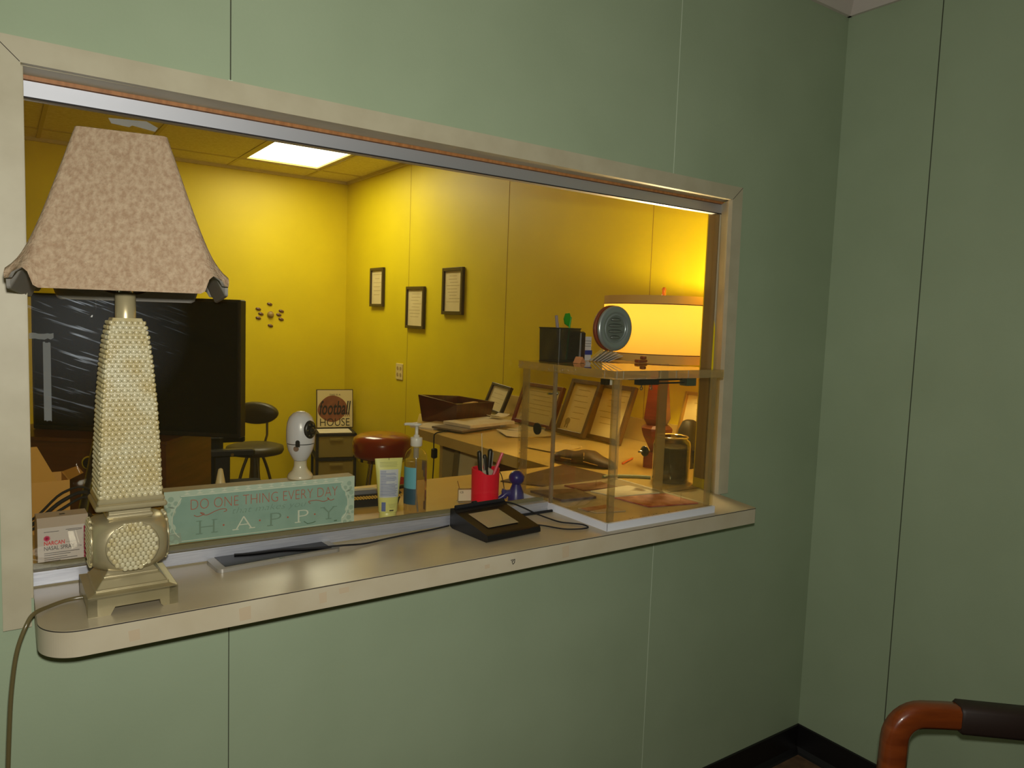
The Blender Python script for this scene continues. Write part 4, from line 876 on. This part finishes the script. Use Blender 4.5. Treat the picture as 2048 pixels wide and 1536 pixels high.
# papers on the side counter
def sheet(name, label, c, w_, d_, rz, m=PAPER, th=.003, curl=.0, group='loose papers on the side counter', z=0):
    o = thing(name, label, 'paper', (c[0], c[1], Z + z), math.radians(rz), group=group); b = MB(); n = 8; R_ = []
    for k in range(n + 1):
        f = k / n; x = -w_ / 2 + w_ * f; dz = curl * (abs(f - .5) * 2) ** 2
        R_.append([(x, -d_ / 2, dz), (x, d_ / 2, dz), (x, d_ / 2, dz + th), (x, -d_ / 2, dz + th)])
    b.loft(R_, m, smooth=False); b.build('sheet', o); return o
sheet('paper_stack', 'thin pile of cream papers overhanging the far counter corner', (1.36, 1.615), .24, .13, 28, th=.008)
sheet('paper_stack', 'grey edged magazine under the thick paper pile', (1.45, 1.47), .28, .19, 18, mat('magazine_grey', (120, 104, 84), .5), .008, z=.0085)
sheet('paper_stack', 'thick topmost pile of papers before the wooden box', (1.54, 1.50), .30, .19, 12, th=.014, z=.0175)
sheet('paper_note', 'small lined card standing on the paper pile', (1.69, 1.56), .11, .07, 24, PAPER, .002, .01, z=.038)
sheet('paper_sheet', 'folded open letter lying right of the paper pile', (1.62, 1.235), .22, .19, -20, th=.003, curl=.008)
sheet('paper_sheet', 'loose sheet under the open letter near the leaning certificate', (1.75, 1.36), .22, .16, 30, th=.002, curl=.003)
sheet('paper_sheet', 'thin loose sheet lying behind the brown pouch', (1.52, .88), .20, .14, 12, mat('paper_dull', (196, 170, 110), .6), .002, .004)
t = thing('pouch', 'lumpy dark brown leather pouch with pale zips on side counter', 'pouch', (1.405, .545, Z), math.radians(-68))
LE = mat('brown_leather', (84, 60, 34), .55, rgb2=(64, 44, 26), scale=20, bump=.4, bscale=60); b = MB(); R_ = []
for x, hw_, h_ in ((-.125, .02, .014), (-.115, .04, .035), (-.09, .048, .046), (-.05, .05, .044), (-.01, .052, .056), (.03, .05, .056), (.06, .046, .040), (.095, .036, .030), (.12, .02, .020), (.128, .008, .010)):
    R_.append([(x, hw_ * math.cos(2 * PI * k / 16), h_ / 2 + h_ / 2 * math.sin(2 * PI * k / 16)) for k in range(16)])
b.loft(R_, LE); b.build('pouch_body', t)
ZP = mat('zip_tan', (176, 138, 62), .5)
for p_ in ([(-.075, -.051, .024), (-.03, -.054, .024)], [(.02, -.053, .022), (.075, -.046, .014)], [(.012, -.036, .052), (.02, -.050, .030)]): MB().tube(p_, .0018, ZP, 6).build('zip', t)
t = thing('orange_pen', 'bright orange pen lying by the foot of the counter lamp', 'pen', (1.60, .52, Z + .0045), math.radians(30)); b = MB(); b.tube([(-.07, 0, 0), (.06, 0, 0), (.07, 0, 0)], [.004, .004, .001], mat('orange_plastic', (236, 110, 20), .4), 10); b.build('barrel', t)
b = MB()
t = thing('glue_bottle', 'pale pointed nozzle of a glue bottle behind the aqua sign', 'glue bottle', (.090, .47, Z)); t.scale = (1.3, 1.3, 1.34)
b.lathe([(.017, 0), (.018, .004), (.018, .03), (.012, .036)], mat('cream_nozzle', (206, 190, 140), .4), 18); b.build('bottle', t); b = MB(); b.lathe([(.0125, .036), (.0115, .045), (.0045, .082), (.002, .084)], _m['cream_nozzle'], 16); b.build('nozzle', t)
b = MB(); b.box(-.016, -.010, -.019, -.012, .034, .052, CHROME); b.build('staple_clip', t)
# left: folders, cables, pole
MAN = mat('manila_card', (200, 150, 62), .6)
t = thing('cardboard_carton', 'open tan cardboard carton at the left edge behind the lamp', 'carton', (-.298, .46, Z), math.radians(4))
b = MB(); b.box(-.07, .045, -.02, -.017, 0, .12, MAN); b.box(.042, .045, -.017, .09, 0, .12, MAN); b.box(-.07, -.067, -.017, .09, 0, .12, MAN); b.box(-.067, .042, .087, .09, 0, .12, MAN); b.build('carton_body', t)
b = MB(); b.add([(-.07, -.02, .12), (.02, -.02, .12), (-.02, -.035, .205), (-.07, -.035, .205)], [(0, 1, 2, 3)], MAN); b.add([(.045, -.018, .12), (.045, .09, .12), (.075, .08, .132), (.075, -.01, .132)], [(0, 1, 2, 3)], MAN); b.build('flap', t)
t = thing('black_pole', 'slim black metal pole leaning back behind the lamp', 'pole', (-.222, .540, Z)); b = MB(); b.tube([(0, 0, .0), (.14, .70, .28), (.228, 1.16, .466)], .0115, mat('gloss_black_metal', (40, 40, 44), .2, .6), 14); b.build('pole', t)
b = MB(); b.lathe([(.026, 0), (.026, .006), (.014, .014)], BLACKM, 18); b.build('pole_foot', t)
t = thing('cable_bundle', 'tangled black cables hanging at the left edge behind the glass', 'cables', (-.27, .40, Z)); b = MB()
for q, w_ in ((0, .003), (1, .004), (2, .0025)):
    b.tube([(-.09, 0, .012 + q * .008), (-.05, -.01, .03 + q * .012), (0, -.005, .065 + q * .018), (.05, 0, .085 + q * .01), (.085, .02, .03), (.09, .03, .004)], w_, BLACKM, 8, subdiv=5)
b.build('wires', t)

# ------------------------------------------------------------------ far office
yawr = math.atan2(CR.y, CR.x)
tvc = Vector((.079, 1.715, 1.062))
cred = thing('wooden_credenza', 'brown wooden credenza carrying the big black television', 'credenza', (.055, 1.94, 0), yawr)
CRW = wood('credenza_wood', (104, 58, 26), (78, 42, 18), .4, 5); b = MB(); b.box(-.44, .27, -.22, .22, .06, 1.018, CRW); b.build('cabinet', cred)
b = MB(); b.box(-.45, .28, -.235, .225, 1.018, 1.033, CRW); b.build('top', cred, bevel=.002); b = MB(); b.box(-.42, .25, -.20, .20, 0, .06, BLACKM); b.build('plinth', cred)
for x in (.17, -.03): b = MB(); b.lathe([(.022, .0), (.030, .003), (.030, .008), (.022, .009)], CHROME, 24, Matrix.Translation((x, -.221, .935)) @ Matrix.Rotation(PI / 2, 4, 'X'), cap=(False, False)); b.lathe([(.026, .002), (.026, .004)], BLACKM, 24, Matrix.Translation((x, -.221, .935)) @ Matrix.Rotation(PI / 2, 4, 'X')); b.build('grommet', cred)
b = MB(); b.lathe([(.006, 0), (.007, .004), (.007, .022), (.003, .026)], mat('brass_knob', (220, 180, 80), .25, .8), 14, Matrix.Translation((.185, -.222, 1.0)) @ Matrix.Rotation(PI / 2, 4, 'X')); b.build('knob', cred)
tv = thing('television', 'very large black flat television screen behind the tall lamp', 'television', (.088, 1.84, 1.0345), yawr - math.radians(4))
TW, TH = .885, .562; b = MB(); b.box(-TW / 2, TW / 2, -.022, .03, .0, TH, BLACK, bev=.004); b.build('housing', tv)
b = MB(); b.box(-TW / 2 + .012, TW / 2 - .012, -.0232, -.0222, .018, TH - .012, mat('tv_screen', (7, 7, 7), .2, spec=.25)); b.build('screen', tv)
b = MB(); b.box(-TW / 2 + .1, TW / 2 - .1, .03, .06, .08, .4, BLACKM); b.build('rear_housing', tv)
# office chair
P0 = Vector((0.6420, 2.6884, 0.7826))
t = thing('office_chair', 'black office chair with an armrest half hidden by the sign', 'office chair', (P0.x + CF.x * .23 - CR.x * .10, P0.y + CF.y * .23 - CR.y * .10, 0), yawr + math.radians(26))
b = MB(); b.box(-.24, .24, -.24, .22, .44, .52, BLACKM, bev=.02); b.build('seat', t)
b = MB(); b.box(-.22, -.02, -.2, .2, .55, .86, BLACKM, bev=.02); b.build('backrest', t)
for s_ in (-1, 1):
    b = MB(); b.box(-.13, .14, s_ * .24 - .03, s_ * .24 + .03, .745, .785, BLACK, bev=.008); b.box(-.07, .01, s_ * .24 - .015, s_ * .24 + .015, .48, .746, BLACK, bev=.004); o = b.build('armrest', t)
    if s_ < 0: b2 = MB(); b2.lathe([(.009, 0), (.009, .003)], CHROME, 12, Matrix.Translation((.02, -.2705, .758)) @ Matrix.Rotation(PI / 2, 4, 'X')); b2.build('bolt', o)
b = MB(); b.lathe([(.03, .08), (.03, .44)], CHROME, 16); b.build('gas_column', t)
b = MB()
for k in range(5): a = k * 2 * PI / 5; b.tube([(0, 0, .10), (.3 * math.cos(a), .3 * math.sin(a), .06)], [.025, .015], BLACK, 8); b.sphere((.3 * math.cos(a), .3 * math.sin(a), .03), .029, BLACK, 10)
b.build('star_base', t)
# drafting stool
P1 = Vector((0.9857, 3.3536, 0.6613))
t = thing('drafting_stool', 'olive grey padded stool with low oval backrest by the back wall', 'stool', (P1.x, P1.y, 0), yawr)
OG = mat('olive_vinyl', (62, 54, 28), .45); st = .685
b = MB(); b.lathe([(.13, st - .065), (.172, st - .055), (.182, st - .035), (.178, st - .012), (.14, st), (.01, st + .003)], OG, 36); b.build('seat', t)
T = Matrix.Translation((-.065, .2, .865)) @ Matrix.Rotation(math.radians(8), 4, 'X') @ Matrix.Rotation(PI / 2, 4, 'X')
b = MB(); b.loft([[(.15 * s_ * math.cos(2 * PI * k / 32), .075 * s_ * math.sin(2 * PI * k / 32), z) for k in range(32)] for s_, z in ((.9, -.03), (1, -.018), (1, .012), (.88, .026), (.3, .03))], OG, T=T); b.build('backrest', t)
SM = mat('grey_steel', (96, 88, 64), .4, .7)
b = MB(); b.tube([(.0, .17, st - .04), (.008, .215, st + .03), (.004, .225, .84)], .008, SM, 8); b.build('back_post', t)
b = MB(); b.lathe([(.04, .30), (.03, .40), (.03, st - .06)], SM, 16); b.build('column', t)
for k in range(4):
    a = k * PI / 2 + .6; b = MB(); b.tube([(.05 * math.cos(a), .05 * math.sin(a), st - .08), (.10 * math.cos(a), .10 * math.sin(a), .45), (.2 * math.cos(a), .2 * math.sin(a), .0)], .010, SM, 8, subdiv=4); b.build('leg', t)
# red stool
P2 = Vector((1.3555, 2.2035, 0.8907))
t = thing('bar_stool', 'stool with thick round red brown vinyl cushion beside the drawer cart', 'stool', (P2.x, P2.y, 0), 0)
zz = P2.z + .015; b = MB(); RV = mat('oxblood_vinyl', (150, 48, 18), .22, coat=.5)
b.lathe([(.12, zz - .135), (.152, zz - .125), (.162, zz - .10), (.163, zz - .05), (.155, zz - .022), (.12, zz - .004), (.05, zz + .004), (.005, zz + .005)], RV, 44); b.build('cushion', t)
b = MB(); b.lathe([(.13, zz - .15), (.13, zz - .135)], CHROME, 30); b.build('seat_ring', t)
for k in range(4):
    a = k * PI / 2 + .4; b = MB(); b.tube([(.08 * math.cos(a), .08 * math.sin(a), zz - .145), (.2 * math.cos(a), .2 * math.sin(a), .0)], .011, CHROME, 8); b.build('leg', t)
b = MB(); b.tube([(.15 * math.cos(a), .15 * math.sin(a), .3) for a in [k * PI / 12 for k in range(25)]], .008, CHROME, 8); b.build('foot_ring', t)
# drawer cart + football sign
t = thing('drawer_cart', 'plastic drawer tower with smoky drawers in the back corner', 'drawer cart', (1.80, 4.07, 0), math.radians(-14))
CB = mat('black_cart_frame', (30, 24, 14), .5); CD_ = clear('smoky_drawer', (170, 160, 110), .2, refl=.12, body=.62, bodyrgb=(226, 206, 120))
cw, cdp, chh = .145, .17, .63; b = MB()
for sx_ in (-1, 1):
    for sy_ in (-1, 1): b.box(sx_ * cw - .01, sx_ * cw + .01, sy_ * cdp - .01, sy_ * cdp + .01, 0, chh, CB)
for z in (.04, .24, .44, chh): b.box(-cw - .01, cw + .01, -cdp - .01, cdp + .01, z - .02, z, CB)
b.build('cart_frame', t)
for k in range(3):
    b = MB(); z0 = .045 + k * .2; b.box(-cw + .012, cw - .012, -cdp - .004, cdp - .02, z0, z0 + .165, CD_, bev=.004); o = b.build('drawer', t); b = MB(); b.box(-.05, .05, -cdp - .016, -cdp - .004, z0 + .135, z0 + .150, CD_); b.build('handle', o)
b = MB(); b.box(-cw + .02, cw - .02, -cdp + .03, cdp - .10, chh, chh + .003, PAPER); b.build('top_tray', t)
t = thing('football_sign', 'square football house sign leaning on top of the drawer tower', 'sign', (1.848, 4.165, chh + .004), math.radians(-12), rot=(math.radians(-6), 0, math.radians(-12)))
fs_ = .292; b = MB(); b.box(-fs_ / 2, fs_ / 2, -.0, .022, 0, fs_ + .02, FRD); b.build('frame', t)
b = MB(); b.box(-fs_ / 2 + .006, fs_ / 2 - .006, -.0012, 0, .006, fs_ + .014, mat('cream_board', (214, 196, 140), .6)); b.build('board', t)
b = MB(); BRN = mat('football_brown', (140, 84, 44), .6, rgb2=(116, 62, 30), scale=20); K = mat('sign_black', (34, 26, 18), .7)
b.loft([[(-.02 + .108 * math.cos(2 * PI * k / 36) * (1 + .1 * math.cos(2 * (2 * PI * k / 36) - .6)), -.0018, .155 + .108 * math.sin(2 * PI * k / 36)) for k in range(36)], [(-.02 + .108 * math.cos(2 * PI * k / 36) * (1 + .1 * math.cos(2 * (2 * PI * k / 36) - .6)), -.0013, .155 + .108 * math.sin(2 * PI * k / 36)) for k in range(36)]], BRN, smooth=False)
b.text('THIS IS A', .09, .013, FZ((-.045, -.0022, .262)), K); b.text('football', .252, .115, FZ((-.124, -.0026, .105)), K, shear=.25, bold=.015); b.text('HOUSE', .235, .062, FZ((-.118, -.0026, .016)), K, bold=-.005)
for k in range(4): b.box(.07 + k * .014, .075 + k * .014, -.0024, -.0021, .09, .125, BRN)
b.build('lettering', t)
# wall ornament: round centre with eight little ovals
oc = Vector((1.402, OY - .001, 1.531))
t = thing('wall_ornament', 'round tan knob at the centre of the oval wall studs', 'wall ornament', tuple(oc), rot=(PI / 2, 0, 0)); b = MB(); b.lathe([(.026, 0), (.026, .008), (.02, .018), (.008, .023), (.001, .024)], mat('tan_resin', (176, 150, 84), .45, rgb2=(140, 110, 52), scale=30), 28); b.build('disc', t)
BR = mat('bronze_resin', (110, 74, 52), .35, coat=.3); proto = None
ovp = [('top', -.008, .082), ('upper left', -.096, .040), ('inner left', -.076, .003), ('lower left', -.096, -.031), ('upper right', .085, .030), ('inner right', .065, .0), ('lower right', .084, -.035), ('bottom', -.001, -.088)]
for lab, dx, dz in ovp:
    if proto is None:
        proto = thing('wall_stud', '', 'wall stud', (0, 0, 0)); MB().loft([[(.0215 * s_ * math.cos(2 * PI * k / 18), z, .0115 * s_ * math.sin(2 * PI * k / 18)) for k in range(18)] for s_, z in ((1, 0), (1, -.004), (.7, -.009), (.2, -.011))], BR).build('stud_cap', proto); o = proto
    else: o = cp(proto)
    o.location = (oc.x + dx, oc.y, oc.z + dz); o.rotation_euler = (0, math.radians(14), 0); tag(o, f'small oval bronze wall stud, {lab} one around the tan knob', 'wall stud', 'oval studs around the tan knob')
# outlet
t = thing('wall_outlet', 'cream four socket outlet plate on the yellow wall', 'outlet'); t.matrix_world = frame((RX - .0005, 3.381, 1.092), (0, -1, 0), (0, 0, 1))
b = MB(); CP_ = mat('cream_plate', (226, 206, 140), .4); b.box(-.055, .055, 0, .118, 0, .006, CP_, bev=.002); b.build('plate', t)
b = MB()
for x in (-.024, .024):
    for y in (.036, .082): b.lathe([(.014, .006), (.014, .0075)], mat('socket_tan', (176, 150, 90), .5), 14, Matrix.Translation((x, y, 0)))
b.build('socket', t)
# under the side counter
t = thing('under_counter_cabinet', 'reddish brown wooden cabinet under the side counter', 'cabinet', (1.68, .93, 0)); b = MB(); b.box(-.27, .27, -.32, .20, 0, .93, wood('cab_red', (92, 40, 18), (62, 26, 12), .4)); b.build('cabinet', t); b = MB(); b.box(-.274, -.27, -.30, .18, .06, .90, _m['cab_red']); b.build('door', t)
picture('leaning_poster', 'large framed dark poster standing under the side counter', .44, .93, frame((1.50, 1.42, 0.01), (.35, -.94, 0), (.10, .03, 1)), .03, mat('grey_frame', (128, 110, 62), .5), seed=12, cat='framed poster')
t = thing('hanging_cord', 'black cord hanging over the edge of the side counter', 'cord', (1.238, 1.39, Z)); b = MB(); b.tube([(.12, .05, .004), (.05, .02, .006), (.0, .0, .003), (-.008, 0, -.02), (-.006, 0, -.12), (-.012, -.002, -.30), (-.01, 0, -.6), (-.01, 0, -1.02)], .0028, BLACKM, 8, subdiv=4); b.build('wire', t); b = MB(); b.box(-.016, .008, -.012, .012, -.11, -.065, BLACK, bev=.004); b.build('inline_switch', t)

# ------------------------------------------------------------------ armchair in the waiting-room corner
OAK = wood('orange_oak', (148, 70, 24), (120, 52, 16), .3, 9, (1, 1, 6), .5); PADM = mat('dark_brown_vinyl', (48, 34, 28), .55)
E0 = Vector((1.4355, -0.6173, 0.6362)); ax = Vector((CR.x, CR.y, 0)).normalized(); nrm = Vector((CF.x, CF.y, 0)).normalized()
t = thing('armchair', 'wooden waiting chair with curved arms and dark arm pad by the corner', 'armchair', (E0.x, E0.y, 0), math.atan2(ax.y, ax.x))
AH = E0.z + .0
def arm(y):
    b = MB(); cz_ = AH - .030; pts = [(.012, y, 0), (.016, y, .2), (.024, y, AH - .16)] + [(.092 - .066 * math.cos(a), y, AH - .098 + .066 * math.sin(a)) for a in [PI / 2 * k / 8 for k in range(9)]] + [(.14, y, cz_ - .002), (.2, y, cz_ - .004), (.55, y, cz_ - .030), (.57, y, cz_ - .030)]
    R_ = []
    P = [Vector(p) for p in pts]
    for i, p in enumerate(P):
        tn = (P[min(i + 1, len(P) - 1)] - P[max(i - 1, 0)]).normalized(); sd = Vector((0, 1, 0)); up = sd.cross(tn)
        hw_, hh = .024, .030
        R_.append([tuple(p + sd * hw_ * c_ + up * hh * s_) for c_, s_ in ((-.6, -1), (.6, -1), (1, -.6), (1, .6), (.6, 1), (-.6, 1), (-1, .6), (-1, -.6))])
    b.loft(R_, OAK); o = b.build('arm_frame', t)
    b = MB(); R_ = []
    for x, e in ((.176, .0), (.182, .004), (.40, .004), (.52, .004), (.528, 0)):
        zc = cz_ - .004 - .026 * max(0, (x - .2)) / .35; R_.append([(x, y + (.026 + e) * c_, zc + (.032 + e) * s_) for c_, s_ in ((-.7, -1), (.7, -1), (1, -.7), (1, .7), (.7, 1), (-.7, 1), (-1, .7), (-1, -.7))])
    b.loft(R_, PADM); b.build('arm_pad', o)
    b = MB(); b.tube([(.56, y, 0), (.55, y, .3), (.555, y, AH - .03)], .02, OAK, 8); b.build('leg', t)
arm(0); arm(-.56)
b = MB(); b.box(.0, .54, -.53, -.03, .38, .45, mat('seat_fabric', (70, 58, 50), .9), bev=.02); b.build('seat', t)
b = MB(); b.box(.5, .56, -.53, -.03, .45, .62, _m['seat_fabric'], bev=.02) if False else b.box(.53, .58, -.53, -.03, .46, .86, _m['seat_fabric'], bev=.02); b.build('backrest', t)
